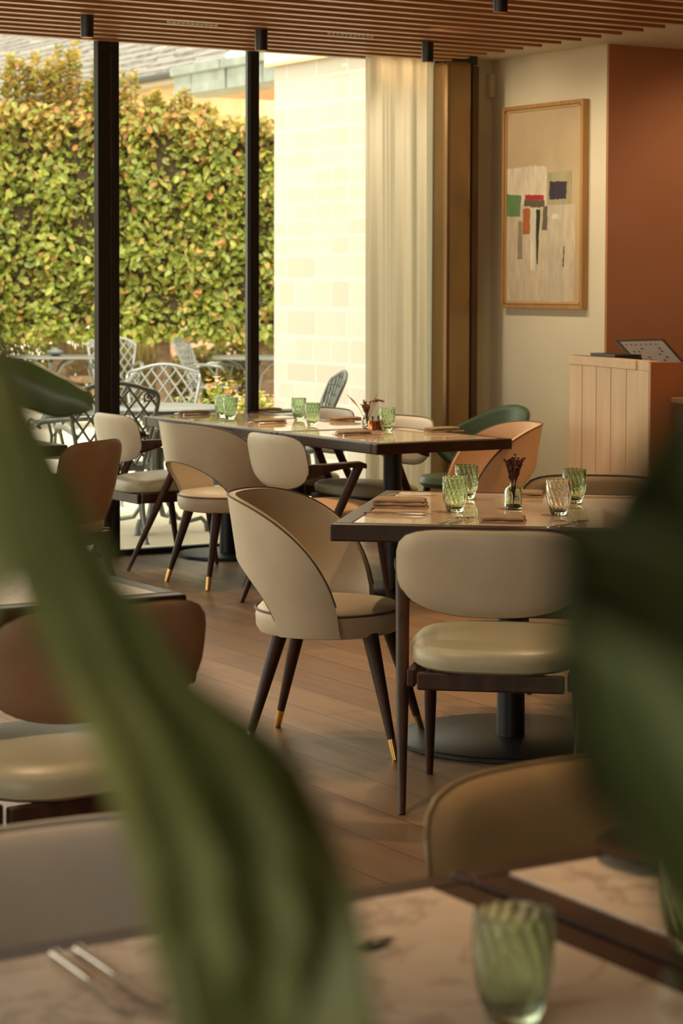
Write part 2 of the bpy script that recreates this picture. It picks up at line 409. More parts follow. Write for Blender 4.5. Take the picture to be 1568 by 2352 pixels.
patch('thin_dark_line', [(1292, 612), (1294, 612), (1296, 566), (1294, 566)], (.12, .10, .06), depth=.0318)

# host stand
A = at(1307, 815, 1.12); D2 = at(1490, 830, 1.12)
dv = (D2-A); dv.z = 0; LN = dv.length; dv.normalize(); nv = Vector((-dv.y, dv.x, 0))     # nv points away from the viewer side
if nv.x < 0: nv = -nv
st = empty('host_stand', (A.x, A.y, 0), math.atan2(dv.y, dv.x), 'tall pale oak plank-fronted host stand below the painting', 'stand')
sg = 1 if (Matrix.Rotation(math.atan2(dv.y, dv.x), 3, 'Z') @ Vector((0, 1, 0))).dot(nv) > 0 else -1
def sb(x0, x1, ya, yb, z0, z1, mb=None): return (mb or MB()).box((x0, min(sg*ya, sg*yb), z0), (x1, max(sg*ya, sg*yb), z1))
pl = MB(); edges = [0, .175, .36, .545, .735, 1]
for a, b in zip(edges[:-1], edges[1:]): sb(a*LN+.003, b*LN-.003, 0, .02, 0, 1.075, pl)
pl.build('plank', oak, st, smooth=False, bevel=.003)
sb(0, LN, .012, .26, 0, 1.07).build('body', mat('stand_groove', (.30, .17, .07), .6), st, smooth=False)
sb(0, LN*.86, -.006, .06, 1.075, 1.12).build('top_rail', oak, st, smooth=False, bevel=.003)
sb(LN*.86, LN, 0, .06, 1.0755, 1.12).build('corner_cap', oak, st, smooth=False)
sb(LN, LN+.02, .0, .26, 0, 1.115).build('side_panel', lacq, st, smooth=False)
sb(.02, LN, .06, .26, 1.075, 1.09).build('top_board', mat('black_top', (.02, .02, .018), .4), st, smooth=False)
# menus on the stand
mc = atd(1385, 818, 10.95)
mn = empty('menu_stack', (A.x+dv.x*.24+nv.x*.15, A.y+dv.y*.24+nv.y*.15, 1.0905), math.atan2(dv.y, dv.x), 'low stack of dark menus lying on the host stand', 'menu')
for k in range(3): MB().box((-.17+.004*k, -.07, .014*k+.0005), (.17-.01*k, .07, .014*k+.0135)).build('menu_cover', mat('menu_green_black', (.02, .03, .022), .5), mn, smooth=False, bevel=.002)
# back counter beside the stand and the till screen
b0 = A+dv*(LN+.03)+nv*.12
bc = empty('service_counter', (b0.x, b0.y, 0), math.atan2(dv.y, dv.x), 'low brown service counter right of the host stand', 'counter')
sb(0, 1.0, 0, .6, 0, .93).build('body', mat('brown_laminate', (.16, .075, .03), .5), bc, smooth=False)
sb(-.005, 1.0, -.02, .62, .93, .955).build('counter_top', mat('counter_edge', (.42, .22, .12), .35), bc, smooth=False, bevel=.004)
ts = empty('till_screen', atd(1530, 888, 11.02), 0, 'tilted black-framed till screen on the service counter by the terracotta wall', 'screen')
o0 = ts.location.copy()
tl, tr, br_, bl = atd(1412, 781, 11.4), atd(1524, 778, 11.25), atd(1584, 846, 10.88), atd(1472, 848, 11.02)
nrm = (tr-tl).cross(bl-tl).normalized()
if nrm.z < 0: nrm = -nrm
def quadbox(a, b, c, d, n, t0, t1, mb=None): return (mb or MB()).hexa([p+n*t0-o0 for p in (a, b, c, d)]+[p+n*t1-o0 for p in (a, b, c, d)])
quadbox(tl, tr, br_, bl, nrm, -.02, 0).build('bezel', mat('screen_bezel', (.03, .02, .018), .3), ts, smooth=False)
def lerp4(u, v): a = tl+(tr-tl)*u; b = bl+(br_-bl)*u; return a+(b-a)*v
scr = mat('screen_grey', (.22, .17, .13), .5); scr.node_tree.nodes['Principled BSDF'].inputs['Emission Color'].default_value = (.5, .4, .3, 1); B(scr).inputs['Emission Strength'].default_value = .12
quadbox(lerp4(.07, .07), lerp4(.93, .07), lerp4(.93, .93), lerp4(.07, .93), nrm, .0, .001).build('display', scr, ts, smooth=False)
rnd = random.Random(3); icm = mat('icon_brown', (.10, .06, .045), .4); ICS = []
for u in [.12+.1*i for i in range(7)]:
    for v in (.16,): ICS.append((u, v, .035))
for k in range(20):
    u = rnd.choice([.15, .25, .36, .62, .72]); v = .3+.1*rnd.randint(0, 5)
    ICS.append((u, v, .05))
for (u, v, q_) in sorted(set(ICS)): quadbox(lerp4(u, v), lerp4(u+q_, v), lerp4(u+q_, v+.05), lerp4(u, v+.05), nrm, .001, .0016).build('icon', icm, ts, smooth=False)
x0, x1 = atd(1509, 846, 10.95), atd(1600, 846, 10.8); z_ = .957
MB().hexa([Vector((p.x, p.y, z_))+q_-o0 for q_ in (Vector((0, 0, 0)),) for p in (x0, x1, x1+nv*.12, x0+nv*.12)]+[Vector((p.x, p.y, 1.048))-o0 for p in (x0, x1, x1+nv*.12, x0+nv*.12)]).build('base', black, ts, smooth=False)

# cylinder downlights
SPOTS = [((200, 35, 80), 'black cylinder downlight hanging left of the double window mullion'),
         ((600, 68, 112), 'black cylinder downlight hanging just right of the slim mullion'),
         ((982, 97, 137), 'black cylinder downlight hanging in front of the curtain'),
         ((1149, -28, 10), 'black cylinder downlight cut off by the top edge of the picture')]
spot_src = None
def spot_unit(loc, label):
    global spot_src
    if spot_src is None:
        spot_src = empty('cylinder_downlight', loc, 0, label, 'ceiling light', 'black cylinder downlights')
        MB().lathe([(.031, -.105), (.032, -.10), (.032, 0)], 24).build('housing', black, spot_src)
        MB().lathe([(.018, -.1065), (.026, -.1065), (.026, -.103)], 24).build('trim_ring', copper, spot_src)
        e = mat('lamp_glow', (1, .8, .5), .5); B(e).inputs['Emission Color'].default_value = (1, .72, .38, 1); B(e).inputs['Emission Strength'].default_value = 6
        MB().lathe([(0, -.1055), (.017, -.1055)], 16).build('lens', e, spot_src)
    else: dup(spot_src, loc, 0, label)
for (a, b, c_), lab in SPOTS:
    p = at(a, b, 2.752); p.z = 2.752
    spot_unit(p, lab)
def warm(loc, e, ang=70, d=(0, 0, -1)): lamp('downlight_beam', 'SPOT', loc, e, (1, .66, .36), d, spot_size=math.radians(ang), spot_blend=.6, shadow_soft_size=.03)
for (a, b, c_), lab in SPOTS:
    p = at(a, b, 2.752); warm((p.x, p.y, 2.62), 32)
for p in ((4.1, 7.4), (5.7, 9.0), (3.6, 6.9), (5.3, 6.6), (2.2, 5.0), (1.75, 2.9), (4.2, 5.2), (6.5, 7.6), (8.6, 8.6), (2.6, 7.4)): warm((p[0], p[1], 2.74), 85, 68)
for p in ((6.1, 9.3), (6.1, 10.3)): lamp('added_wall_fill', 'SPOT', (p[0], p[1], 2.73), 44, (1, .82, .57), (.80, 0, -.62), spot_size=math.radians(85), spot_blend=.8, shadow_soft_size=.05)  # added spots without fixtures, to brighten the painting wall
lamp('added_wall_fill', 'SPOT', (8.3, 8.4, 2.73), 26, (1, .76, .48), (0, .75, -.7), spot_size=math.radians(90), spot_blend=.8, shadow_soft_size=.05)  # added spot without a fixture, to brighten the terracotta wall
# ceiling air diffusers
vents = None
for (x, y_), lab in (((443, 56), 'white beaded air slot between ceiling slats, left one'), ((804, 84), 'white beaded air slot between ceiling slats, right one near the curtain')):
    p = at(x, y_, 2.756)
    if vents is None:
        vents = empty('air_slot', p, 0, lab, 'air vent', 'ceiling air slots'); mb = MB()
        for k in range(11): mb.box((-.14+.026*k, -.012, 0), (-.125+.026*k, .012, .03))
        mb.build('louvre', mat('white_louvre', (.8, .78, .7), .4), vents, smooth=False)
    else: dup(vents, p, 0, lab)
# cove strip over the curtain
lamp('cove_strip', 'AREA', (6.84, 10.58, 2.745), .5, (1, .62, .3), (0, .35, -1), shape='RECTANGLE', size=.36, size_y=.03)

# ------------------------------------------------------------------ outside
struct('ground', MB().box((-30, WY+.06, -.14), (60, 80, -.02)).box((-30, -20, -.14), (-1.61, WY+.06, -.02)), patio_m, smooth=False)
# limestone wall running out from the glass
SX = 7.9
fc = atx(630, 151, SX)
sw = MB().box((SX, WY+.31, -.02), (SX+.4, fc.y, fc.z)).build('stone_wall', stone_m, smooth=False)
tag(sw, 'bright limestone block wall running out beside the window', 'wall')
MB().box((SX-.05, WY+.31, fc.z), (SX+.45, fc.y+.06, fc.z+.6)).build('fascia', mat('cream_fascia', (.78, .70, .54), .7), sw, smooth=False)
MB().box((SX-.054, WY+.31, fc.z-.012), (SX-.02, fc.y+.05, fc.z+.006)).build('fascia_edge', ochre, sw, smooth=False)
# lead clad canopy
X0 = 16.; ca, cb_ = atx(402, 158, X0), atx(402, 222, X0)
cn = empty('flat_canopy', (X0, ca.y, cb_.z), 0, 'grey lead-clad flat canopy with orange soffit beyond the hedge', 'canopy')
m = MB(); yy = 0; k = 0; hh = ca.z-cb_.z
for wdt in (.62, 1.15, 1.15, 1.15, 1.15, 1.15):
    m.box((-.02-.012*(k % 2), yy-wdt+.045, 0), (.05, yy, hh*.74)); yy -= wdt; k += 1
m.build('lead_panel', lead_m, cn, smooth=False, bevel=.01)
MB().box((.0, -6.5, .01), (.2, 0, hh*.8)).build('backing', mat('dark_joint', (.06, .07, .06), .8), cn, smooth=False)
m = MB(); yy = 0.04
for k in range(8): m.box((-.08-.02*(k % 2), yy-.84, hh*.70), (.3, yy, hh*1.02+.02*(k % 2))); yy -= .85
m.build('lead_capping', lead_m, cn, smooth=False, bevel=.02)
MB().box((.0, -6.6, -.005), (.55, -.0, .03)).build('drip_edge', lead_m, cn, smooth=False)
m = MB()
for k in range(10): m.box((.5, -.72*k-.70, .02), (6, -.72*k, .05))
m.build('soffit_board', soffit_m, cn, smooth=False, bevel=.012)
# slate roofed building
e0 = atx(400, 165, 18.); e1 = atx(265, 197, 18.)
bd = empty('slate_roofed_building', (18, e0.y, 0), 0, 'ochre stone building with grey slate roof behind the hedge', 'building')
ez = e0.z; YE = 33.5-e0.y
MB().box((.4, YE, -.1), (8, 26, ez-.05)).build('wall', ochre, bd, smooth=False)
m = MB(); rs = random.Random(5); row = 0; run = 5.6; rise = 3.1; nr = 16
sl = math.hypot(run, rise); 
for r_ in range(nr):
    u0 = r_/nr; yy = YE+.2+r_*.28-(r_ % 2)*.3
    while yy < 26:
        wd = rs.uniform(.55, .8); a0 = u0; a1 = u0+1.15/nr; t0 = .05+rs.uniform(0, .025)
        x0, z0_, x1_, z1_ = run*a0, rise*a0, run*a1, rise*a1
        m.hexa([Vector(p) for p in ((x0, yy, ez+z0_+t0-.03), (x1_, yy, ez+z1_-.02), (x1_, yy+wd-.02, ez+z1_-.02), (x0, yy+wd-.02, ez+z0_+t0-.03), (x0, yy, ez+z0_+t0+.03), (x1_, yy, ez+z1_+.02), (x1_, yy+wd-.02, ez+z1_+.02), (x0, yy+wd-.02, ez+z0_+t0+.03))])
        yy += wd
m.build('slate_roof', slate_m, bd, smooth=False)
MB().hexa([Vector(p) for p in ((0, YE-.35, ez), (run, YE+4.2, ez+rise), (run, YE+4.6, ez+rise), (0, YE+.25, ez), (0, YE-.35, ez+.12), (run, YE+4.2, ez+rise+.12), (run, YE+4.6, ez+rise+.12), (0, YE+.25, ez+.12))]).build('hip_flashing', mat('white_flashing', (.8, .77, .7), .5), bd, smooth=False)
MB().tube([(-.06, YE-.3, ez-.05), (-.06, 26, ez-.05)], .07, 10).build('gutter', black, bd)
MB().box((-.02, YE, ez-.2), (.4, 26, ez-.1)).build('eaves_board', mat('eaves', (.4, .33, .24), .7), bd, smooth=False)

# pleached hornbeam trees forming the hedge
HC = Vector((11.07, 22.35, 0)); HD = Vector((RV.x, RV.y, 0)).normalized(); HN = Vector((-HD.y, HD.x, 0))
if HN.dot(FW) < 0: HN = -HN
def leafcard(vs, fs, cs, p, d, nrm_, ln, wd, col):
    s_ = d.cross(nrm_).normalized(); n0 = len(vs); up_ = s_.cross(d).normalized()
    vs += [tuple(p), tuple(p+d*ln*.35+s_*wd*.5+up_*wd*.12), tuple(p+d*ln*.75+s_*wd*.36+up_*wd*.1), tuple(p+d*ln), tuple(p+d*ln*.75-s_*wd*.36+up_*wd*.1), tuple(p+d*ln*.35-s_*wd*.5+up_*wd*.12), tuple(p+d*ln*.5-up_*wd*.05)]
    fs += [(n0, n0+1, n0+6), (n0+1, n0+2, n0+6), (n0+2, n0+3, n0+6), (n0+3, n0+4, n0+6), (n0+4, n0+5, n0+6), (n0+5, n0, n0+6)]
    cs += [col]*7
def leafcol(rnd, z):
    t = rnd.random(); top = max(0, min(1, (z-2.85)/.4))
    g = rnd.uniform(.85, 1.55)
    if rnd.random() < .025+.04*top: return (.40*g, .19*g, .07*g)
    if rnd.random() < .12+.62*top: return (.36*g, .27*g, .08*g)
    return ((.165+.10*t)*g, (.20+.08*t)*g, .045*g)
def hedge_tree(i, s, label, shoots):
    rnd = random.Random(40+i); base = HC+HD*s; base.z = -.02
    t = empty('hedge_tree', base, 0, label, 'tree', 'clipped hedge trees in a row')
    W2, Z0, Z1, DP = .62, .92, (3.40 if i < 2 else 3.34 if i == 2 else 3.25), .36
    MB().tube([(0, 0, 0), (.015, .01, .5), (-.01, 0, 1.), (.01, 0, 2.), (0, 0, 2.9)], [.10, .085, .085, .07, .03], 12).build('trunk', bark, t)
    core = MB(); core.grid(lambda u, v: tuple(HD*(W2*.98*(2*u-1))+HN*(.03*sin(9*u+7*v))+Vector((0, 0, Z0+.12+(Z1-Z0-.3)*v))), 12, 14)
    core.build('light_block_core', mat('dark_core_brown', (.05, .032, .014), .9), t, solid=.3)  # dark solid slab added inside the crown to block light between leaves
    vs, fs, cs = [], [], []
    for k in range(5000):
        a = rnd.uniform(-W2-.04, W2+.04); z = rnd.uniform(Z0, Z1); bmp = .10*sin(a*9+i*2)+.07*sin(z*8+a*3)
        lowl = Z0+.05*sin(a*11+i)+.05*rnd.random()
        if z < lowl: z = lowl
        dpt = -(DP-.12+bmp*.6)-rnd.random()**2*.10+.22*rnd.random()
        if rnd.random() < .12: dpt = -dpt
        if rnd.random() < .10: z = Z1+rnd.uniform(-.15, .10); dpt = rnd.uniform(-DP, DP)
        if rnd.random() < .05: z = Z0+rnd.uniform(-.06, .05); dpt = rnd.uniform(-DP, DP)
        p = HD*a+HN*dpt+Vector((0, 0, z+.02))
        d = (Vector((rnd.gauss(0, .8), rnd.gauss(0, .8), -rnd.uniform(.1, 1.3)))-HN*.5).normalized()
        nn_ = (-HN+Vector((rnd.gauss(0, .55), rnd.gauss(0, .55), rnd.gauss(.4, .5)))).normalized()
        leafcard(vs, fs, cs, p, d, nn_, rnd.uniform(.085, .135), rnd.uniform(.048, .072), leafcol(rnd, z))
    st_ = MB()
    for (a, ht) in shoots:
        n_ = rnd.randint(3, 5)
        for q in range(n_):
            aa = a+rnd.uniform(-.1, .1); h_ = (ht-.15)*rnd.uniform(.55, 1.); o_ = rnd.uniform(-.2, .1); lean = rnd.uniform(-.07, .07)
            top = Vector((0, 0, Z1+h_))+HD*(aa+lean)+HN*o_; bot = Vector((0, 0, Z1-.2))+HD*aa+HN*o_
            st_.tube([bot, (bot+top)/2+HD*.01, top], [.008, .006, .003], 5)
            nl = int(h_*95)+14
            for k in range(nl):
                f = rnd.random(); p = bot+(top-bot)*f; th = rnd.uniform(0, 2*PI)
                d = (Vector((cos(th), sin(th), rnd.uniform(.0, .9)))).normalized()
                leafcard(vs, fs, cs, p, d, Vector((rnd.gauss(0, .5), rnd.gauss(0, .5), 1)).normalized(), rnd.uniform(.06, .10), rnd.uniform(.035, .055), leafcol(rnd, 3.4))
    if shoots: st_.build('shoots', bark, t)
    mb = MB(); mb.v = vs; mb.f = fs
    mb.build('foliage', leaf_m, t, smooth=False, colors=cs)
_s0 = (at(382, 960, 0)-HC); s0 = _s0.dot(HD)
f0 = (atd(382, 780, 25.2)-HC).dot(HD)
hedge_tree(0, f0-2.32, 'hedge tree at the far left edge of the photo with tall yellow shoots', [(-.5, .6), (-.2, .7), (.1, .75), (.3, .85), (.5, .9)])
hedge_tree(1, f0-1.16, 'hedge tree left of the double mullion with tall upright yellow shoots', [(-.58, .8), (-.5, .95), (-.38, .9), (-.25, .85), (-.15, .75), (-.05, .85), (0.05, .95), (.15, .95), (.3, .6), (.4, .6), (.5, .85), (.6, .7)])
hedge_tree(2, f0, 'hedge tree between the two mullions with a thick visible trunk', [(-.58, .5), (-.45, .5), (-.3, .7), (-.2, .45), (-.1, .5), (.0, .4), (.1, .35), (.2, .45), (.3, .5), (.4, .35), (.5, .3)])
hedge_tree(3, f0+1.16, 'hedge tree behind the slim mullion beside the limestone wall', [(-.55, .25), (-.4, .2), (-.2, .2), (-.05, .22), (.1, .2), (.3, .2)])
hedge_tree(4, f0+2.32, 'hedge tree mostly hidden behind the limestone wall', [])

# planting under the hedge
def bush(name, px, dep, h, wd, label, n, cols, seed, stems=False, cat='shrub', group=None):
    rnd = random.Random(seed); b = atd(px, 900, dep); b.z = -.02
    vs, fs, cs = [], [], []; o_ = empty(name, b, 0, label, cat, group); tw = MB()
    for k in range(n):
        a = rnd.uniform(-1, 1); zz = rnd.random()**.8*h*(1-.35*a*a); dd = rnd.uniform(-.25, .25)
        p = HD*(a*wd)+HN*dd+Vector((0, 0, zz))
        th = rnd.uniform(0, 2*PI); d = Vector((cos(th), sin(th), rnd.uniform(-.3, 1.2))).normalized()
        c_ = rnd.choice(cols); g = rnd.uniform(.75, 1.2)
        if stems: leafcard(vs, fs, cs, p, Vector((rnd.gauss(0, .12), rnd.gauss(0, .12), 1)).normalized(), -FW, rnd.uniform(.12, .25), .016, tuple(x*g for x in c_))
        else: leafcard(vs, fs, cs, p, d, Vector((rnd.gauss(0, .6), rnd.gauss(0, .6), .7)).normalized(), rnd.uniform(.06, .10), rnd.uniform(.04, .06), tuple(x*g for x in c_))
    for k in range(14):
        a = rnd.uniform(-1, 1); tw.tube([HD*(a*wd*.8), HD*(a*wd)+Vector((0, 0, h*.8*(1-.3*a*a)))], [.012, .005], 5)
    tw.build('stems', bark, o_); mb = MB(); mb.v = vs; mb.f = fs; mb.build('leaves', leaf_m, o_, smooth=False, colors=cs)
YG = [(.30, .30, .06), (.40, .34, .07), (.20, .24, .05)]; OL = [(.16, .13, .06), (.22, .17, .08), (.24, .22, .06)]
bush('shrub', 60, 26.6, .86, .75, 'olive shrub under the hedge at the left edge, beyond the table with a bowl', 2200, YG+OL, 1)
bush('shrub', 190, 26.4, .72, .55, 'brown-green shrub under the hedge just left of the double mullion', 1500, OL+YG, 2)
bush('dry_grass', 310, 26.5, .70, .42, 'clump of dry straw grass under the hedge left of the thick trunk', 1700, [(.42, .32, .17), (.30, .20, .10), (.36, .34, .10)], 3, True)
bush('shrub', 455, 26.2, .74, .36, 'straw-coloured shrub right of the thick tree trunk', 1300, OL+YG+[(.38, .30, .15)], 4)
bush('shrub', 560, 26.4, .86, .5, 'bushy yellow-green shrub behind the slim mullion', 1900, YG+OL, 5)
gw = atd(545, 900, 30.); gw.z = -.02
o_ = MB().box((-1.6, -.15, 0), (2.6, .15, .88)).build('garden_wall', noisy('pink_brick', (.45, .26, .18), (.55, .36, .26), (4, 4, 8), .9), smooth=False, loc=gw)
o_.rotation_euler.z = math.atan2(HD.y, HD.x); tag(o_, 'low pinkish brick garden wall far behind the shrubs', 'wall')
# white gravel bank glimpsed far behind the trunks
gb = atd(330, 900, 44.); gb.z = -.02
o_ = MB().box((-12, -.3, 0), (12, .3, .75)).build('far_boundary_wall', mat('white_render', (.85, .80, .68), .8), smooth=False, loc=gb)
o_.rotation_euler.z = math.atan2(HD.y, HD.x); tag(o_, 'low bright white boundary wall glimpsed under the hedge', 'wall')

# flowering plants outside the glass
def flowers(px, dep, h, label, seed, cols, n=9, sp=.16):
    rnd = random.Random(seed); b = atd(px, 930, dep); b.z = -.02
    o_ = empty('flowering_plant', b, 0, label, 'plant', 'potted flowering plants'); vs, fs, cs = [], [], []; stm = MB(); fl = MB()
    MB().lathe([(.11, 0), (.15, .22), (.16, .24), (.145, .24), (.13, .20), (0, .19)], 20).build('pot', pot_m, o_)
    for k in range(n):
        th = rnd.uniform(0, 2*PI); r_ = sp*math.sqrt(rnd.random()); hh = h*rnd.uniform(.72, 1.); tp = Vector((r_*cos(th), r_*sin(th), hh))
        stm.tube([(tp.x*.3, tp.y*.3, .2), (tp.x*.8, tp.y*.8, hh*.6), tp], [.006, .005, .003], 5)
        for q in range(34):
            f = rnd.random()**.7; p = Vector((tp.x*(.3+.7*f), tp.y*(.3+.7*f), .2+(hh-.2)*f)); t2 = rnd.uniform(0, 2*PI); g = rnd.uniform(.8, 1.3)
            leafcard(vs, fs, cs, p, Vector((cos(t2), sin(t2), rnd.uniform(0, .8))).normalized(), Vector((0, 0, 1)), rnd.uniform(.04, .075), .028, (.36*g, .42*g, .06*g))
        if rnd.random() < .75:
            for q in range(5):
                t2 = q*2*PI/5+rnd.random(); p = tp+Vector((0, 0, .004)); col = rnd.choice(cols)
                leafcard(vs, fs, cs, p, Vector((cos(t2), sin(t2), .35)).normalized(), Vector((0, 0, 1)), .032, .026, col)
                leafcard(vs, fs, cs, p-Vector((rnd.uniform(-.03, .03), rnd.uniform(-.03, .03), rnd.uniform(.02, .08))), Vector((cos(t2), sin(t2), .5)).normalized(), -FW, .03, .026, col)
    stm.build('stems', bark, o_); mb = MB(); mb.v = vs; mb.f = fs; mb.build('leaves_and_petals', leaf_m, o_, smooth=False, colors=cs)
PK = [(.85, .28, .36), (.80, .40, .45), (.85, .70, .66)]; OR = [(.80, .32, .10), (.80, .55, .12), (.85, .75, .65)]
flowers(452, 16.0, .70, 'plant with pink flowers beside the right edge of the pale lattice chair', 1, PK, 10, .17)
flowers(503, 16.4, .80, 'tall yellow-green plant with orange blossom left of the slim mullion', 2, OR+PK, 7, .11)
flowers(552, 17., .64, 'low yellow-green flowering plant just left of the slim mullion', 3, OR+PK, 12, .17)
flowers(606, 17., .66, 'yellow-green plant with a pink bloom between slim mullion and stone wall', 4, PK+OR, 11, .14)

# cast aluminium patio furniture
def lattice_chair(name, label, m, loc, rz, group='lattice patio chairs'):
    t = empty(name, loc, rz, label, 'chair', group)
    def bw(z): return .175+.085*((z-.45)/.42)**.8 if z > .45 else .175
    def ztop(x): return .885+.045*max(0, cos(min(1, abs(x)/.20)*PI/2))
    def bp(x, z): return Vector((x, -.20-.30*(z-.42)-.10*(z-.42)**2*2+.25*x*x, z))
    out = []
    for k in range(9): z = .44+.38*k/8; out.append((bw(z), z))
    for k in range(5): a = PI/2*k/4; out.append((bw(.82)-.045+.045*cos(a)+.0, .835+.05*sin(a)))
    for k in range(9): x = .17-.34*k/8; out.append((x, ztop(x)))
    half = [(-x, z) for x, z in out[:14]][::-1]; out = out+half
    for k in range(5): out.append((-.175+.35*(k+1)/6, .44))
    MB().loop([bp(x, z) for x, z in out], .013, 8).build('back_frame', m, t)
    lt = MB()
    for fam in (-1, 1):
        for k in range(-6, 7):
            pts = []
            for q in range(25):
                z = .44+.48*q/24; x = fam*(k*.085+.55*(z-.44)+.25*(z-.44)**2-.13)
                if abs(x) < bw(min(z, .85))-.004 and z < ztop(x)-.003: pts.append(bp(x, z))
                elif pts: break
            if len(pts) > 2: lt.tube(pts, .0075, 5, 1.2)
    lt.build('lattice', m, t)
    for sx in (-1, 1):
        pts = []
        for q in range(16):
            a = q/15*3.2*PI; r_ = .034*(1-q/18); pts.append(bp(sx*(.195)+sx*r_*cos(a), .845+r_*sin(a)))
        MB().tube(pts, .006, 5).build('scroll', m, t)
    st_ = MB(); st_.loop([(.235*cos(a)*(1.0), .01+.225*sin(a), .43) for a in [2*PI*k/24 for k in range(24)]], .016, 8)
    for fam in (-1, 1):
        for k in range(-4, 5):
            pts = []
            for q in range(13):
                yv = -.2+.42*q/12; x = fam*(k*.075+.5*yv)
                if (x/.235)**2+((yv-.01)/.225)**2 < 1: pts.append((x, yv, .432))
            if len(pts) > 1: st_.tube(pts, .008, 5, 1.6)
    st_.build('seat', m, t)
    for sx in (-1, 1):
        MB().tube([(sx*.18, .18, .43), (sx*.20, .20, .2), (sx*.225, .245, .012), (sx*.225, .245, 0)], [.016, .013, .011, .02], 8).build('leg', m, t)
        MB().tube([(sx*.17, -.19, .43), (sx*.175, -.22, .2), (sx*.19, -.28, .012), (sx*.19, -.28, 0)], [.016, .013, .011, .02], 8).build('leg', m, t)
        a = bp(sx*.20, .62)
        pts = [a, (sx*.27, -.12, .665), (sx*.285, .05, .66), (sx*.28, .16, .645), (sx*.275, .185, .62), (sx*.272, .165, .605)]
        ar = MB().tube(pts, [.010, .014, .017, .017, .012, .006], 8, 1.4)
        ar.tube([(sx*.28, .12, .65), (sx*.262, .10, .56), (sx*.235, .11, .43)], .010, 6)
        ar.tube([(sx*.282, .02, .65), (sx*.262, .09, .56)], .008, 6); ar.build('arm', m, t)
    return t
ch0 = lattice_chair('patio_chair', 'dark lattice patio chair seen from behind, crossing behind the double mullion', castd, tuple(atd(250, 950, 12.8).xy)+(-.02,), RZ(.35, .94))
def ground(px, dep):
    p = atd(px, 950, dep); p.z = -.02; return p
lattice_chair('patio_chair', 'pale grey lattice patio chair at far side of the near patio table', castm, ground(364, 14.95), RZ(-.53, -.85))
lattice_chair('patio_chair', 'lattice patio chair in the left pane whose scrolled arms show past the big leaf', castd, ground(160, 13.7), RZ(-.9, .45))
lattice_chair('patio_chair', 'lattice patio chair seen edge-on before the limestone wall', castd, ground(648, 14.1), RZ(-.85, .33))
lattice_chair('patio_chair', 'far lattice patio chair just right of the double mullion', castm, ground(262, 23.2), RZ(-.35, -.9))
lattice_chair('patio_chair', 'far lattice patio chair turned sideways right of the tree trunk', castm, ground(492, 23.0), RZ(.75, -.75))
def bp_chair(loc, rz):
    t = empty('wicker_chair', loc, rz, 'brown round-backed wicker chair far behind the table with a bowl', 'chair')
    m = noisy('wicker', (.22, .13, .07), (.34, .22, .13), (60, 60, 60), .8)
    mb = MB(); 
    for k in range(-9, 10):
        x = k/9.; h = .90-.28*x*x
        mb.tube([(.24*x, -.22, .42), (.27*x, -.28, h)], .011, 6)
    mb.tube([(.30*cos(a), -.28, .62+.28*sin(a)) for a in [PI*k/16 for k in range(17)]], .018, 8)
    mb.build('backrest', m, t)
    MB().lathe([(.26, .38), (.28, .41), (.26, .44), (0, .445)], 24).build('seat', m, t)
    for sx in (-1, 1):
        for sy in (-1, 1): MB().tube([(sx*.18, sy*.18, .39), (sx*.2, sy*.22, 0)], .015, 8).build('leg', m, t)
bp_chair(ground(181, 25.1), RZ(-.53, -.85))
def patio_table(label, loc, w=.45, sq=False):
    t = empty('patio_table', loc, 0, label, 'table', 'round cast patio tables')
    if sq: t.rotation_euler.z = math.atan2(HD.y, HD.x)+.25; MB().box((-w, -w, .725), (w, w, .745)).build('top', castm, t, smooth=False, bevel=.008)
    else: MB().lathe([(w-.02, .715), (w, .725), (w, .742), (w-.01, .748), (0, .748)], 40).build('top', castm, t)
    MB().tube([(0, 0, .15), (0, 0, .68)], [.035, .03], 14).build('column', castm, t)
    for k in range(4):
        a = PI/4+k*PI/2; c_, s_ = cos(a), sin(a)
        pr = [(.03, .5), (.05, .3), (.08, .16), (.14, .075), (.22, .06), (.29, .08), (.32, .05), (.33, 0)]
        MB().tube([(c_*r_, s_*r_, z) for r_, z in pr], [.014]*7+[.02], 8, 1.3).build('foot', castm, t)
        MB().tube([(c_*r_, s_*r_, z) for r_, z in ((.035, .38), (.07, .55), (.16, .66), (.30, .715))], .014, 8, 1.3).build('brace', castm, t)
    return t
patio_table('near patio table just outside the glass with curled scroll feet', (5.93, 12.0, -.02), .44)
tb = patio_table('far square patio table carrying a small bowl, left of the double mullion', ground(118, 22.8), .43, True)
patio_table('far patio table partly behind the slim mullion beside the limestone wall', ground(585, 23.), .45)
bw_ = ground(128, 22.8); bw_.z = .7255
o_ = MB().lathe([(.03, 0), (.075, .025), (.08, .045), (.06, .065), (.035, .07), (.03, .085), (.02, .085), (.02, .03), (0, .02)], 24).build('ash_bowl', castd, loc=bw_); tag(o_, 'small grey lidded bowl on the far square patio table', 'bowl')

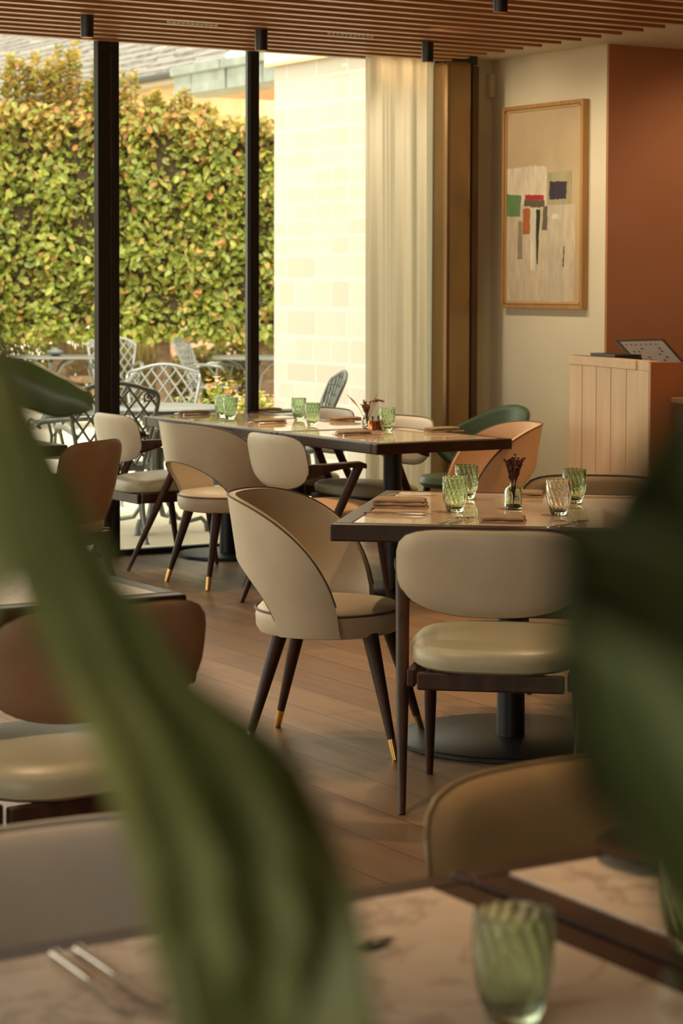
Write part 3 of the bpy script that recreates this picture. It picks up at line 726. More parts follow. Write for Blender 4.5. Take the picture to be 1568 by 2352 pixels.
# ------------------------------------------------------------------ dining chairs
def tub_chair(label, leath, loc, rz, group='tub dining chairs'):
    t = empty('tub_chair', loc, rz, label, 'chair', group)
    FM = math.radians(112); R0, R1 = .222, .262
    def zt(phi):
        x = (R0*1.03-(-R0*cos(phi)))  # distance ahead of the rear
        xf = -R0*cos(FM); u = (xf+R0*cos(phi))/(xf+R0)           # 1 at rear, 0 at front tip
        u = max(0, min(1, u)); q = 1-u
        return .375+.425*max(0, 1-q**1.85)**(1/1.85)
    FB = math.radians(68)
    def zb(phi):
        s_ = abs(phi)/FB
        return .375 if s_ >= 1 else .375+.235*max(0, 1-s_**2.1)**.62
    def P(phi, z, dr=0):
        f = (z-.375)/.425; r = R0+.012+(R1-R0)*f+dr
        return Vector((r*sin(phi)*(1.04+.09*f), -r*cos(phi)-.022*f*max(0, cos(phi)), z))
    nu, nv_ = 72, 16
    def gp(i, j, dr):
        phi = FM*(2*i/nu-1); a, b = zb(phi), zt(phi); return P(phi, a+(b-a)*j/nv_, dr)
    T = .026
    mb = MB(); vs = []; fs = []
    def idx(s_, i, j): return s_*(nu+1)*(nv_+1)+i*(nv_+1)+j
    for s_ in (0, 1):
        for i in range(nu+1):
            for j in range(nv_+1): vs.append(gp(i, j, 0 if s_ else T))
    for i in range(nu):
        for j in range(nv_):
            fs.append((idx(0, i, j), idx(0, i+1, j), idx(0, i+1, j+1), idx(0, i, j+1)))
            fs.append((idx(1, i, j), idx(1, i, j+1), idx(1, i+1, j+1), idx(1, i+1, j)))
        fs.append((idx(0, i, 0), idx(1, i, 0), idx(1, i+1, 0), idx(0, i+1, 0)))
        fs.append((idx(0, i, nv_), idx(0, i+1, nv_), idx(1, i+1, nv_), idx(1, i, nv_)))
    mb.add(vs, fs); sh = mb.build('back_shell', leath, t, bevel=0)
    MB().tube([gp(i, nv_, T*.98)+Vector((0, 0, .002)) for i in range(1, nu)], .0034, 6).build('piping', piping, sh)
    ib = [i for i in range(nu+1) if abs(FM*(2*i/nu-1)) <= FB]
    MB().tube([gp(i, 0, T*.9) for i in ib], .0035, 6).build('cutout_piping', piping, sh)
    def seat_prof(s_):
        return [(0, .36), (.19*s_, .36), (.222*s_, .368), (.232*s_, .385), (.234*s_, .42), (.230*s_, .437), (.215*s_, .452), (.15*s_, .462), (0, .468)]
    sq = lambda th, f: 1+.045*cos(4*th+PI)*-1*0+.03*(abs(cos(th))**6+abs(sin(th))**6)*-1+.02
    MB().lathe(seat_prof(1.), 56, fn=sq).build('seat', leath, t)
    MB().loop([(.2335*1.0*cos(a), .2335*sin(a), .4375) for a in [2*PI*k/56 for k in range(56)]], .0042, 6).build('seat_piping', piping, t)
    for sx in (-1, 1):
        for sy, yy, fy in ((1, .165, .265), (-1, -.125, -.220)):
            top = Vector((sx*.130, yy, .372)); bot = Vector((sx*(.215 if sy > 0 else .195), fy, 0)); tip = bot+(top-bot)*.165
            lg = MB().tube([bot+(top-bot)*.16, top], [.0125, .026], 16).build('leg', walnut, t)
            MB().tube([bot, bot+(top-bot)*.012, tip], [.0105, .011, .0133], 16).build('brass_tip', brass, lg)
    return t

def oval_chair(label, leath, seatm, loc, rz, group='wooden armchairs with oval backs', tip=walnut, tall=False, pm=None, TH_=.019):
    t = empty('armchair', loc, rz, label, 'chair', group)
    A_, ZC = .262, .675
    def outline(th):
        c_, s_ = cos(th), sin(th); n = 4.6 if s_ > 0 else 2.6; b = .118 if s_ > 0 else (.285 if tall else .128)
        r = (abs(c_/A_)**n+abs(s_/b)**n)**(-1/n); return r*c_, r*s_
    def back(x, z): return -.262+.55*x*x-.20*(z-ZC)
    nt, nr = 64, 10; vs = []; fs = []
    for s_ in (-1, 1):
        for j in range(1, nr+1):
            rho = j/nr
            for k in range(nt):
                x, z = outline(2*PI*k/nt); x *= rho; z *= rho
                th = TH_*math.sqrt(max(0, 1-rho**5)); vs.append((x, back(x, ZC+z)+s_*th, ZC+z))
        vs.append((0, back(0, ZC)+s_*TH_, ZC))
    def idx(s_, j, k): return (0 if s_ < 0 else nr*nt+1)+(j-1)*nt+k % nt
    for s_ in (-1, 1):
        cI = (0 if s_ < 0 else nr*nt+1)+nr*nt
        for k in range(nt):
            f = (cI, idx(s_, 1, k), idx(s_, 1, k+1)); fs.append(f if s_ < 0 else f[::-1])
            for j in range(1, nr): f = (idx(s_, j, k), idx(s_, j+1, k), idx(s_, j+1, k+1), idx(s_, j, k+1)); fs.append(f if s_ < 0 else f[::-1])
    for k in range(nt): fs.append((idx(-1, nr, k), idx(1, nr, k), idx(1, nr, k+1), idx(-1, nr, k+1)))
    bk = MB().add(vs, fs).build('backrest', leath, t)
    pts = []
    for k in range(nt):
        x, z = outline(2*PI*k/nt); pts.append((x*.995, back(x, ZC+z)+.004, ZC+z*.995))
    MB().loop(pts, .0028, 6).build('piping', pm or piping, bk)
    # seat cushion
    SW, SD = .25, .235
    def so(th, sc_=1):
        c_, s_ = cos(th), sin(th); n = 3.2; r = (abs(c_/SW)**n+abs(s_/SD)**n)**(-1/n); k_ = 1-.12*max(0, -s_)
        return r*c_*k_*sc_, r*s_*sc_
    prof = [(.93, .395), (.985, .405), (1., .425), (.985, .445), (.93, .458), (.75, .468), (.4, .474)]
    vs = []; fs = []
    for (r_, z) in prof:
        for k in range(nt): x, y_ = so(2*PI*k/nt, r_); vs.append((x, y_, z+.012*(y_/SD)*1.0))
    n_ = len(prof)
    for j in range(n_-1):
        for k in range(nt): k2 = (k+1) % nt; fs.append((j*nt+k, j*nt+k2, (j+1)*nt+k2, (j+1)*nt+k))
    fs.append(tuple(range(nt-1, -1, -1))); vs.append((0, 0, .476)); c0 = len(vs)-1
    for k in range(nt): fs.append(((n_-1)*nt+k, (n_-1)*nt+(k+1) % nt, c0))
    MB().add(vs, fs).build('seat', seatm, t)
    r_ = MB(); 
    r_.box((-.225, .175, .345), (.225, .20, .40)).box((-.205, -.215, .335), (.205, -.19, .385)).box((-.235, -.20, .34), (-.212, .19, .392)).box((.212, -.20, .34), (.235, .19, .392))
    r_.build('seat_frame', walnut, t, smooth=False, bevel=.006)
    for sx in (-1, 1):
        b0 = Vector((sx*.225, .235, 0)); t0 = Vector((sx*.215, .175, .385))
        lg = MB().tube([b0+(t0-b0)*.12, b0+(t0-b0)*.6, t0], [.012, .018, .019], 12).build('leg', walnut, t)
        MB().tube([b0, b0+(t0-b0)*.12], [.010, .0121], 12).build('foot_tip', tip, lg)
        b1 = Vector((sx*.235, -.285, 0)); t1 = Vector((sx*.280, .03, .655))
        lg = MB().tube([b1+(t1-b1)*.08, b1+(t1-b1)*.45, b1+(t1-b1)*.8, t1], [.0115, .0185, .020, .022], 14, 1.0).build('leg', walnut, t)
        MB().tube([b1, b1+(t1-b1)*.08], [.010, .0117], 12).build('foot_tip', tip, lg)
        # arm: flat sculpted rail from beyond the back edge forward to the leaning leg
        ar = MB(); A0 = [(-.218, .238, .632, .034, .010), (-.205, .240, .634, .034, .012), (-.17, .246, .640, .030, .014), (-.11, .258, .652, .020, .018), (-.04, .272, .662, .014, .024), (.03, .280, .664, .014, .026), (.062, .280, .655, .012, .018)]
        vs = []; fs = []; NN = 12
        for (yy, xx, zz, hh, ww) in A0:
            for k in range(NN):
                a = 2*PI*k/NN; ca_, sa_ = cos(a), sin(a)
                vs.append((sx*(xx+ww*math.copysign(abs(ca_)**.6, ca_)), yy, zz+hh*math.copysign(abs(sa_)**.6, sa_)))
        for i in range(len(A0)-1):
            for k in range(NN): k2 = (k+1) % NN; fs.append((i*NN+k, i*NN+k2, (i+1)*NN+k2, (i+1)*NN+k))
        fs += [tuple(range(NN-1, -1, -1)), tuple((len(A0)-1)*NN+k for k in range(NN))]
        ar.add(vs, fs); ar.build('arm', walnut, t)
    return t

# ------------------------------------------------------------------ tables
def rect_table(label, cx, cy, rz, w, l, mtop, base_r=.27, rim=.05, base_at=(0, 0), group='marble topped dining tables', thick=.05, br=True):
    t = empty('dining_table', (cx, cy, 0), rz, label, 'table', group)
    m = MB(); x, y_ = w/2, l/2; zt_, zb_ = .7500, .75-thick
    m.box((-x, -y_, zb_), (x, -y_+rim, zt_)).box((-x, y_-rim, zb_), (x, y_, zt_)).box((-x, -y_+rim, zb_), (-x+rim, y_-rim, zt_)).box((x-rim, -y_+rim, zb_), (x, y_-rim, zt_))
    m.box((-x+rim, -y_+rim, zb_), (x-rim, y_-rim, zb_+.012))
    m.build('wood_frame', walnut_rim, t, smooth=False, bevel=.006)
    MB().box((-x+rim+.0015, -y_+rim+.0015, zb_+.0125), (x-rim-.0015, y_-rim-.0015, .7515)).build('marble_top', mtop, t, smooth=False, bevel=.001)
    bx, by = base_at
    MB().lathe([(.045, .014), (.045, zb_-.01), (.12, zb_-.008), (.12, zb_-.0005)], 28, (bx, by, 0)).build('column', iron, t)
    MB().lathe([(base_r-.004, 0), (base_r, .003), (base_r, .014), (base_r-.006, .018), (0, .019)], 64, (bx, by, 0)).build('base', iron, t)
    return t
rect_table('near marble table of the long run by the window', 5.625, 8.845, 0, .748, .912, marble_m, .27)
rect_table('middle marble table of the long run by the window', 5.625, 9.762, 0, .748, .912, marble_m, .27)
rect_table('marble table of the long run that touches the glass', 5.625, 10.505, 0, .748, .566, marble_m, .265, base_at=(0, 0))
C1 = at(757, 1205, .75); C2 = at(885, 1126, .75); e1 = (C2-C1); LT = e1.length; e1.normalize(); e2 = Vector((e1.y, -e1.x, 0)); WT = .98
tc = C1+e1*LT/2+e2*WT/2; bo = at(1172, 1700, 0)-Vector((tc.x, tc.y, 0))
rect_table('single marble table in the middle of the room beside the cream tub chair', tc.x, tc.y, math.atan2(e2.y, e2.x), WT, LT, marble_m, .366, .06, base_at=(bo.dot(e2), bo.dot(e1)))
L1c = at(430, 1365, .75)
rect_table('marble table at left with a fork on it, behind the brown-backed armchair', L1c.x-.45, L1c.y+.5, 0, .9, 1.0, marble_near, .3)
L2c = at(156, 1022, .75)
rect_table('dark-cornered table near the left edge beyond the orange-brown armchair', L2c.x-.45, L2c.y+.45, 0, .9, .9, marble_m, .27)
rect_table('pinkish marble table at the bottom of the photo with two knives', 1.02, 1.712, 0, .90, .96, marble_near, .25, .05)
rect_table('pinkish marble table at lower right with a dark plate', 1.936, 1.722, 0, .90, .96, marble_near, .25, .05)

# ------------------------------------------------------------------ chairs in place
G1 = 'tub dining chairs'; G2 = 'wooden armchairs with oval backs'
tub = tub_chair('cream tub chair with cut-out back in the middle of the photo', leather, (3.583, 6.012, 0), RZ(.71, -.69))
def tubc(loc, rz, label): return dup(tub, loc, rz, label)
tubc((5.095, 9.54, 0), RZ(1, .06), 'cream tub chair on the left of the long tables, seen from behind with arched cut-out')
ov = oval_chair('cream armchair with wooden arms nearest the window, left end of the long tables', leather, leather_seat, (5.16, 10.42, 0), RZ(1, 0))
tubtan = tub_chair('tan tub chair with open side at the right of the long tables', tan, (6.03, 8.74, 0), RZ(-.93, .34))
ovtan = oval_chair('cream armchair with wooden arms before the nearest table of the long run', leather, tan, (5.12, 8.66, 0), RZ(1, 0))
dup(ov, (3.625, 5.135, 0), RZ(e1.x, e1.y), 'broad cream-backed armchair seen from behind, beside the tub chair in the middle')
dv2 = ov
dup(ov, (5.90, 9.52, 0), RZ(-1, 0), 'pale oval-backed armchair across the long tables, right of the vase of dried flowers')
dup(ov, (5.93, 10.34, 0), RZ(-1, 0), 'pale oval-backed armchair across the long tables, behind the green tumblers')
pD = at(20, 20, 0)
oD = oval_chair('brown-backed armchair at left behind the big blurred leaf', brown_l, leather_seat, (1.925, 4.43, 0), RZ(-.10, 1))
oC = oval_chair('orange-brown backed armchair at the left below the window', brown_l, brown_l, (3.84, 8.86, 0), RZ(-.58, .81), tall=True)
oval_chair('dark cushioned chair back at lower right facing the viewer', olive_l, leather_seat, (1.86, 2.20, 0), RZ(0, -1), pm=olive_l, TH_=.030)
oval_chair('grey-mauve chair back at lower left facing the viewer', mauve_l, leather_seat, (1.06, 2.235, 0), RZ(0, -1), pm=mauve_l)
fs_ = at(1300, 1085, .8)
oval_chair('tan-topped chair back at the far side of the single marble table', mat('warm_olive_leather', (.36, .24, .12), .35), leather_seat, (fs_.x-.1, fs_.y-.28, 0), RZ(-e1.x, -e1.y))
# green shell armchair by the wall
def shell_chair(loc, rz):
    t = empty('shell_armchair', loc, rz, 'dark green moulded armchair beyond the long tables near the white wall', 'chair')
    FM = math.radians(125)
    def f(u, v):
        phi = FM*(2*u-1); b = max(0, cos(phi/1.39)); zt_ = .655+.165*max(0, cos(min(1, abs(phi)/1.35)*PI/2))**1.1; zb_ = .40+.24*min(1, abs(phi)/1.9)**2; z = zb_+(zt_-zb_)*v
        r = .22+.09*v**.7; return (r*sin(phi)*1.05, -r*cos(phi)-.05*v*max(0, cos(phi)), z)
    MB().grid(f, 60, 14).build('shell', green_l, t, solid=.022)
    MB().lathe([(0, .395), (.21, .395), (.235, .42), (.22, .45), (0, .46)], 40).build('seat', green_l, t)
    for sx in (-1, 1):
        MB().tube([(sx*.335, -.06, .664), (sx*.335, .05, .666), (sx*.30, .18, .664)], [.012, .02, .014], 10, 1.7).build('arm_pad', green_pad, t)
        for sy in (-1, 1): MB().tube([(sx*.13, sy*.13, .40), (sx*.22, sy*.23, 0)], [.02, .011], 12).build('leg', walnut, t)
gc = atd(1062, 950, 11.75)
shell_chair((gc.x, gc.y, 0), RZ(-.93, .0))

# ------------------------------------------------------------------ things on the tables
TZ = .7516
def tumbler_proto(loc, label, glass, name='ribbed_tumbler', h=.112):
    prof = [(.0, 0), (.020, .0), (.0245, .003), (.029, .018), (.0345, .038), (.0375, .06), (.0385, .085), (.038, h)]
    # outer wall with spiral ribs, inner wall smooth
    pr = []
    for i in range(len(prof)-1):
        for k in range(5):
            f = k/5; pr.append((prof[i][0]+(prof[i+1][0]-prof[i][0])*f, prof[i][1]+(prof[i+1][1]-prof[i][1])*f))
    pr.append(prof[-1]); n = 96; vs = []; fs = []
    for (r_, z) in pr:
        amp = min(1, max(0, (z-.004)/.02))*.0016
        for k in range(n):
            t = 2*PI*k/n; a = 2*PI*k/n; tw = 16*a+z*150; rr = r_+amp*(abs(sin(tw/2))*2-1)*(1 if r_ > .005 else 0)
            vs.append((rr*cos(t), rr*sin(t), z))
    m0 = len(pr)
    lip = [(.0379, h+.0006), (.0375, h+.0011), (.0370, h+.0011), (.0366, h+.0006)]
    for (r_, z) in lip:
        for k in range(n): t = 2*PI*k/n; vs.append((r_*cos(t), r_*sin(t), z))
    m0 += len(lip)
    inner = [(.0364, h-.001), (.0362, .085), (.035, .06), (.0315, .038), (.0255, .020), (.016, .013), (0.0005, .012)]
    for (r_, z) in inner:
        for k in range(n): t = 2*PI*k/n; vs.append((r_*cos(t), r_*sin(t), z))
    for i in range(m0+len(inner)-1):
        for k in range(n): k2 = (k+1) % n; fs.append((i*n+k, i*n+k2, (i+1)*n+k2, (i+1)*n+k))
    mb = MB().add(vs, fs); o = mb.build(name, glass, loc=loc)
    o.data.set_sharp_from_angle(angle=math.radians(180)) if hasattr(o.data, 'set_sharp_from_angle') else None
    return tag(o, label, 'glass', 'ribbed glass tumblers')
tg = None; tcl = None
def tumbler(px, py, label, clear=False, z=TZ, rz=0):
    global tg, tcl
    p = at(px, py, z); p.z = z+.0003
    if clear: tumbler_proto(p, label, glass_clear); return
    if tg is None: tg = tumbler_proto(p, label, glass_green); return
    dup(tg, p, rz, label)
tumbler(1044, 1177, 'green ribbed tumbler nearest the cutlery on the single table, left front one of the pair')
tumbler(1071, 1146, 'green ribbed tumbler behind its twin on the single marble table')
tumbler(1282, 1184, 'clear ribbed tumbler on the single marble table', True)
tumbler(1318, 1156, 'green ribbed tumbler behind the clear tumbler on the single marble table')
tumbler(509, 955, 'green ribbed tumbler of the far pair on the long tables, the rear left one')
tumbler(528, 961, 'green ribbed tumbler of the far pair on the long tables, the front right one')
tumbler(686, 963, 'green ribbed tumbler of the middle pair on the long tables, the rear left one')
tumbler(717, 976, 'green ribbed tumbler of the middle pair on the long tables, the front right one')
tumbler(889, 989, 'pale green ribbed tumbler right of the copper cruet on the long tables')
p = at(1178, 2350, TZ); p.z = TZ+.0003
tumbler_proto(p, 'large out-of-focus green tumbler at the bottom of the photo', glassm('frosted_green_glass', (.76, .90, .68), .18), h=.108)
tumbler(1592, 2185, 'green tumbler cut off by the right edge of the photo on the lower right table')

def napkin(px, py, rz, label, w=.165, d=.075, n=2, z=TZ):
    p = at(px, py, z); p.z = z+.0003
    def lay(k, zz):
        mb = MB(); nu, nv_ = 22, 10; T = .0115
        def top(u, v):
            x = (u-.5)*w*(1-.03*k); y = (v-.5)*d*(1-.04*k); e = 1-abs(2*v-1)**8*.5-.4*abs(2*u-1)**10
            return (x+.003*sin(9*v+k), y+.002*sin(11*u+2*k), zz+T*e+.0012*sin(7*u+3*k)*sin(4*v))
        def bot(u, v): q = top(u, v); return (q[0], q[1], zz)
        vs = [top(i/nu, j/nv_) for i in range(nu+1) for j in range(nv_+1)]+[bot(i/nu, j/nv_) for i in range(nu+1) for j in range(nv_+1)]
        m_ = (nu+1)*(nv_+1); fs = []
        for i in range(nu):
            for j in range(nv_): a = i*(nv_+1)+j; fs += [(a, a+nv_+1, a+nv_+2, a+1), (a+m_, a+m_+1, a+m_+nv_+2, a+m_+nv_+1)]
        for i in range(nu): 
            for j in (0, nv_): a = i*(nv_+1)+j; fs.append((a, a+m_, a+m_+nv_+1, a+nv_+1))
        for j in range(nv_):
            for i in (0, nu): a = i*(nv_+1)+j; fs.append((a, a+1, a+m_+1, a+m_))
        return mb.add(vs, fs)
    o = lay(0, 0).build('napkin', napkin_m, loc=p); o.rotation_euler.z = rz
    for k in range(1, n): lay(k, (.0112*k)).build('fold', napkin_m, o)
    return tag(o, label, 'napkin', 'folded tan napkins')
def fork(pos, rz, label, tilt=0, L_=.19):
    mb = MB()
    hp = [(0, 0, .004), (.03, 0, .0045), (.08, 0, .004), (.115, 0, .006), (.135, 0, .010), (.15, 0, .006)]
    mb.tube(hp, [.0052, .0048, .003, .0022, .0035, .009], 10, .35, up=(0, 1, 0))
    for k in range(4):
        yv = (k-1.5)*.0062; mb.tube([(.146, yv*.8, .0062), (.165, yv, .004), (.19, yv, .006)], [.0021, .0016, .0009], 6)
    o = mb.build('fork', chrome, loc=pos); o.rotation_euler = (0, tilt, rz); return tag(o, label, 'fork', 'dinner forks')
def knife(pos, rz, label, tilt=0):
    mb = MB(); mb.tube([(0, 0, .0045), (.04, 0, .005), (.095, 0, .0045), (.105, 0, .004)], [.0062, .0058, .0042, .003], 10, .6, up=(0, 1, 0))
    vs = []; fs = []; pr = [(.105, -.004, .004), (.12, -.007, .008), (.17, -.009, .009), (.205, -.008, .006), (.218, -.002, .001)]
    for x, a, b in pr: vs += [(x, a, .0032), (x, b, .0032), (x, b, .0052), (x, a, .0052)]
    for i in range(len(pr)-1):
        for k in range(4): fs.append((4*i+k, 4*i+(k+1) % 4, 4*i+4+(k+1) % 4, 4*i+4+k))
    fs += [(3, 2, 1, 0), tuple(len(pr)*4-4+k for k in range(4))]
    mb.add(vs, fs); o = mb.build('table_knife', chrome, loc=pos); o.rotation_euler = (0, tilt, rz); return tag(o, label, 'knife', 'table knives')
R2 = math.atan2(e2.y, e2.x)
def pz(px, py, z): p = at(px, py, z); p.z = z; return p
# single marble table
napkin(918, 1166, R2, 'thick folded napkin with a fork on top, left end of the single marble table', .175, .085, 3)
fork(pz(1003, 1142, .7745), R2+PI+.12, 'fork lying across the thick napkin on the single marble table')
knife(pz(836, 1180, .752), R2, 'knife in front of the thick napkin on the single marble table')
napkin(1155, 1199, R2, 'folded napkin right of the two upright forks on the single marble table', .13, .10, 2)
napkin(1205, 1141, R2, 'folded napkin behind the bud vase on the single marble table', .12, .085, 2)
fork(pz(1010, 1205, .752), R2+PI/2-.25, 'fork of the pair before the green tumbler, left one')
fork(pz(1034, 1205, .752), R2+PI/2-.25, 'fork of the pair before the green tumbler, right one')
fork(pz(1258, 1214, .752), R2+PI/2-.5, 'fork in front of the clear tumbler, left one')
fork(pz(1282, 1212, .752), R2+PI/2-.4, 'fork in front of the clear tumbler, right one')
# long tables
def setting(px, py, side, where):
    napkin(px, py, 0, 'napkin at the %s' % where, .17, .07, 2)
    a = at(px, py, .752)
    s_ = 1 if side < 0 else -1
    fork(Vector((a.x-s_*.09, a.y+.055, .7522)), 0 if s_ > 0 else PI, 'fork beside the napkin at the %s' % where)
    knife(Vector((a.x-s_*.09, a.y-.055, .7522)), 0 if s_ > 0 else PI, 'knife beside the napkin at the %s' % where)
setting(445, 952, -1, 'left side of long tables, nearest the glass')
setting(618, 972, -1, 'left side of long tables, middle place')
setting(812, 999, -1, 'left side of long tables, nearest the viewer')
setting(612, 946, 1, 'right side of long tables, by the slim mullion')
setting(793, 967, 1, 'right side of long tables, behind the cruet')
setting(1015, 991, 1, 'right side of long tables, nearest the viewer')

# bud vase with dark dried stems
def dried(o, seed, n, H, cols, sp, z0):
    rnd = random.Random(seed); vs, fs, cs = [], [], []; stm = MB()
    for k in range(n):
        a = rnd.uniform(0, 2*PI); r_ = sp*rnd.uniform(.3, 1); h = H*rnd.uniform(.75, 1); tp = Vector((r_*cos(a), r_*sin(a), h))
        stm.tube([(0, 0, z0), (tp.x*.3, tp.y*.3, z0+(h-z0)*.5), tp], [.0014, .0013, .001], 5)
        for q in range(46):
            f = .55+.45*rnd.random(); p = Vector((tp.x*f*f, tp.y*f*f, z0+(h-z0)*f)); t2 = rnd.uniform(0, 2*PI); c_ = rnd.choice(cols)
            leafcard(vs, fs, cs, p, Vector((cos(t2), sin(t2), rnd.uniform(.4, 1.6))).normalized(), Vector((sin(t2), -cos(t2), .3)).normalized(), rnd.uniform(.008, .014), .006, c_)
    stm.build('stems', bark, o); mb = MB(); mb.v = vs; mb.f = fs; mb.build('seed_heads', dry_m, o, smooth=False, colors=cs)
dry_m = translucent('dried_flowers', (.2, .1, .05), (1, .9, .8), .15, .8, vc='tint')
p = pz(1178, 1170, TZ+.0003)
v = empty('bud_vase', p, 0, 'small clear bottle vase with dark red dried stems on the single table', 'vase')
def bottle(m, o, prof, inn): 
    MB().lathe([(0, 0)]+prof+inn+[(0, .006)], 40).build('bottle', m, o)
bottle(glass_pale, v, [(.024, 0), (.0275, .003), (.028, .01), (.028, .058), (.024, .068), (.012, .076), (.011, .084), (.0135, .087)], [(.011, .087), (.009, .082), (.0095, .075), (.021, .065), (.0245, .056), (.0245, .010), (.02, .006)])
MB().lathe([(0, .0065), (.020, .0065), (.0235, .011), (.022, .016), (0, .017)], 24).build('moss', noisy('moss', (.02, .035, .01), (.05, .07, .02), (90, 90, 90), .9), v)
dried(v, 3, 9, .185, [(.10, .025, .03), (.14, .05, .05), (.07, .02, .02)], .034, .02)
# flower vase on the long tables
p = pz(842, 982, TZ+.0003)
v = empty('flower_vase', p, 0, 'clear bulb vase with orange and plum dried flowers on the long tables', 'vase')
bottle(glass_clear, v, [(.02, 0), (.027, .01), (.030, .028), (.025, .05), (.014, .07), (.013, .082), (.018, .092)], [(.016, .092), (.011, .082), (.012, .07), (.022, .05), (.027, .028), (.023, .011), (.017, .007)])
dried(v, 5, 8, .135, [(.45, .20, .06), (.36, .14, .05), (.30, .16, .08)], .03, .02)
mb = MB()
for (dx, h, r_) in ((-.10, .165, .006), (.055, .175, .006)):
    q = RV*dx; mb.tube([(0, 0, .02), (q.x*.4, q.y*.4, .10), (q.x*.7, q.y*.7, (h-.10)*.55+.10), (q.x, q.y, h)], [.001, .0015, r_*.8, .0008], 8)
mb.build('pampas', mat('dry_straw', (.62, .38, .18), .8), v)
q = RV*.055; mb = MB().tube([(0, 0, .02), (q.x*.6, q.y*.6, .1), (q.x, q.y, .138)], .0012, 6)
for k in range(14):
    a = k*2.4; rr = .004*math.sqrt(k); mb.lathe([(0, 0), (.0055, .003), (.0045, .008), (0, .010)], 8, (q.x+RV.x*rr*3*cos(a)*.8, q.y+rr*2*sin(a), .134-.0006*k))
mb.build('plum_flower', mat('plum', (.16, .04, .07), .8), v)
# copper cruet
p = pz(862, 987, TZ+.0003)
v = empty('copper_cruet', p, .3, 'small copper salt and pepper cruet beside the flower vase', 'cruet')
for k, sx in enumerate((-1, 1)):
    MB().lathe([(.019, 0), (.0215, .002), (.0215, .042), (.019, .045), (.006, .046), (0, .046)], 28, (sx*.0225, 0, 0)).build('pot', copper if k == 0 else mat('dark_copper', (.22, .07, .03), .3, .9), v)
    MB().lathe([(.004, .0462), (.004, .058), (.007, .062), (.004, .068), (0, .069)], 14, (sx*.0225, 0, 0)).build('stopper', mat('dark_knob', (.06, .03, .02), .4), v)
# near tables
kn = knife(pz(390, 2352, .752), 0, 'knife at lower left on the pinkish marble table, right one of the pair')
def lay_cut(fn, a, b, label, z=.752):
    A_, B_ = pz(*a, z), pz(*b, z); o = fn(A_, math.atan2((B_-A_).y, (B_-A_).x), label); return o
bpy.data.objects.remove(kn)
lay_cut(knife, (126, 2196), (330, 2352), 'knife at the bottom left on the pinkish marble table, left one of the pair')
lay_cut(knife, (180, 2185), (400, 2340), 'knife at the bottom left on the pinkish marble table, right one of the pair')
p = pz(1560, 1968, .752)
o = MB().lathe([(0, .001), (.06, .001), (.085, .006), (.105, .013), (.107, .0155), (.103, .0155), (.08, .009), (.05, .005), (0, .005)], 64).build('dark_plate', mat('black_glaze', (.02, .022, .02), .25), loc=p)
tag(o, 'dark shallow plate on the lower right marble table, cut by the photo edge', 'plate')
lay_cut(fork, (-60, 1330), (14, 1283), 'fork on the marble table at the left edge of the photo')
# sprig lying on the near table
vs, fs, cs = [], [], []; p0 = pz(800, 2190, .753); p1 = pz(905, 2148, .762); dd = (p1-p0)
sp = empty('leaf_sprig', p0, 0, 'dark pointed leaf sprig lying on the near marble table beside the big leaf', 'sprig'); mb = MB()
mb.tube([(0, 0, .003), dd*.5+Vector((0, 0, .004)), dd*.9], [.0015, .0013, .001], 6); mb.build('stem', bark, sp)
def blade(mb_, base, d, side, ln, wd, curl=.2, nu=14, nv_=6, fold=.25, T=.0006):
    "pointed leaf surface with midrib fold and real thickness"
    d = d.normalized(); up_ = side.cross(d).normalized(); side = d.cross(up_).normalized()
    def f(u, v):
        w_ = wd*(sin(PI*min(1, u**.75))**.8)*(1-u*.15); s_ = (2*v-1)
        return base+d*(ln*u)+side*(s_*w_*.5)+up_*(abs(s_)*w_*fold-curl*ln*u*u)
    n0 = len(mb_.v); mb_.grid(f, nu, nv_); return mb_
lb = MB(); S_ = Vector((0, 0, 1)).cross(dd).normalized()
blade(lb, dd*.25, dd, S_, dd.length*.8, .016, -.05)
blade(lb, dd*.2, dd+S_*.02, S_, dd.length*.5, .012, -.05)
lb.build('leaf', dark_leaf, sp, solid=.0006)

# ------------------------------------------------------------------ plants around the viewer
def leaf_strip(mb_, pts, widths, side, fold=.22, nv_=12, nseg=60, wave=0):
    "long blade along a smooth spine; widths in metres; side = across direction"
    pts = [Vector(p) for p in pts]
    def cr(t):
        n = len(pts)-1; x = t*n; i = min(int(x), n-1); f = x-i
        P0, P1, P2, P3 = pts[max(i-1, 0)], pts[i], pts[i+1], pts[min(i+2, n)]
        return .5*((2*P1)+(P2-P0)*f+(2*P0-5*P1+4*P2-P3)*f*f+(3*P1-P0-3*P2+P3)*f**3)
    def wd(t):
        n = len(widths)-1; x = t*n; i = min(int(x), n-1); f = x-i; f = f*f*(3-2*f); return widths[i]*(1-f)+widths[i+1]*f
    def f(u, v):
        p = cr(u); d = (cr(min(1, u+.01))-cr(max(0, u-.01))).normalized(); s = (side-d*side.dot(d)).normalized(); n = d.cross(s)
        q = 2*v-1; w_ = wd(u); return p+s*(q*w_*.5)+n*(-abs(q)**1.3*w_*fold+wave*w_*sin(q*9+u*14)*.12)
    return mb_.grid(f, nseg, nv_)
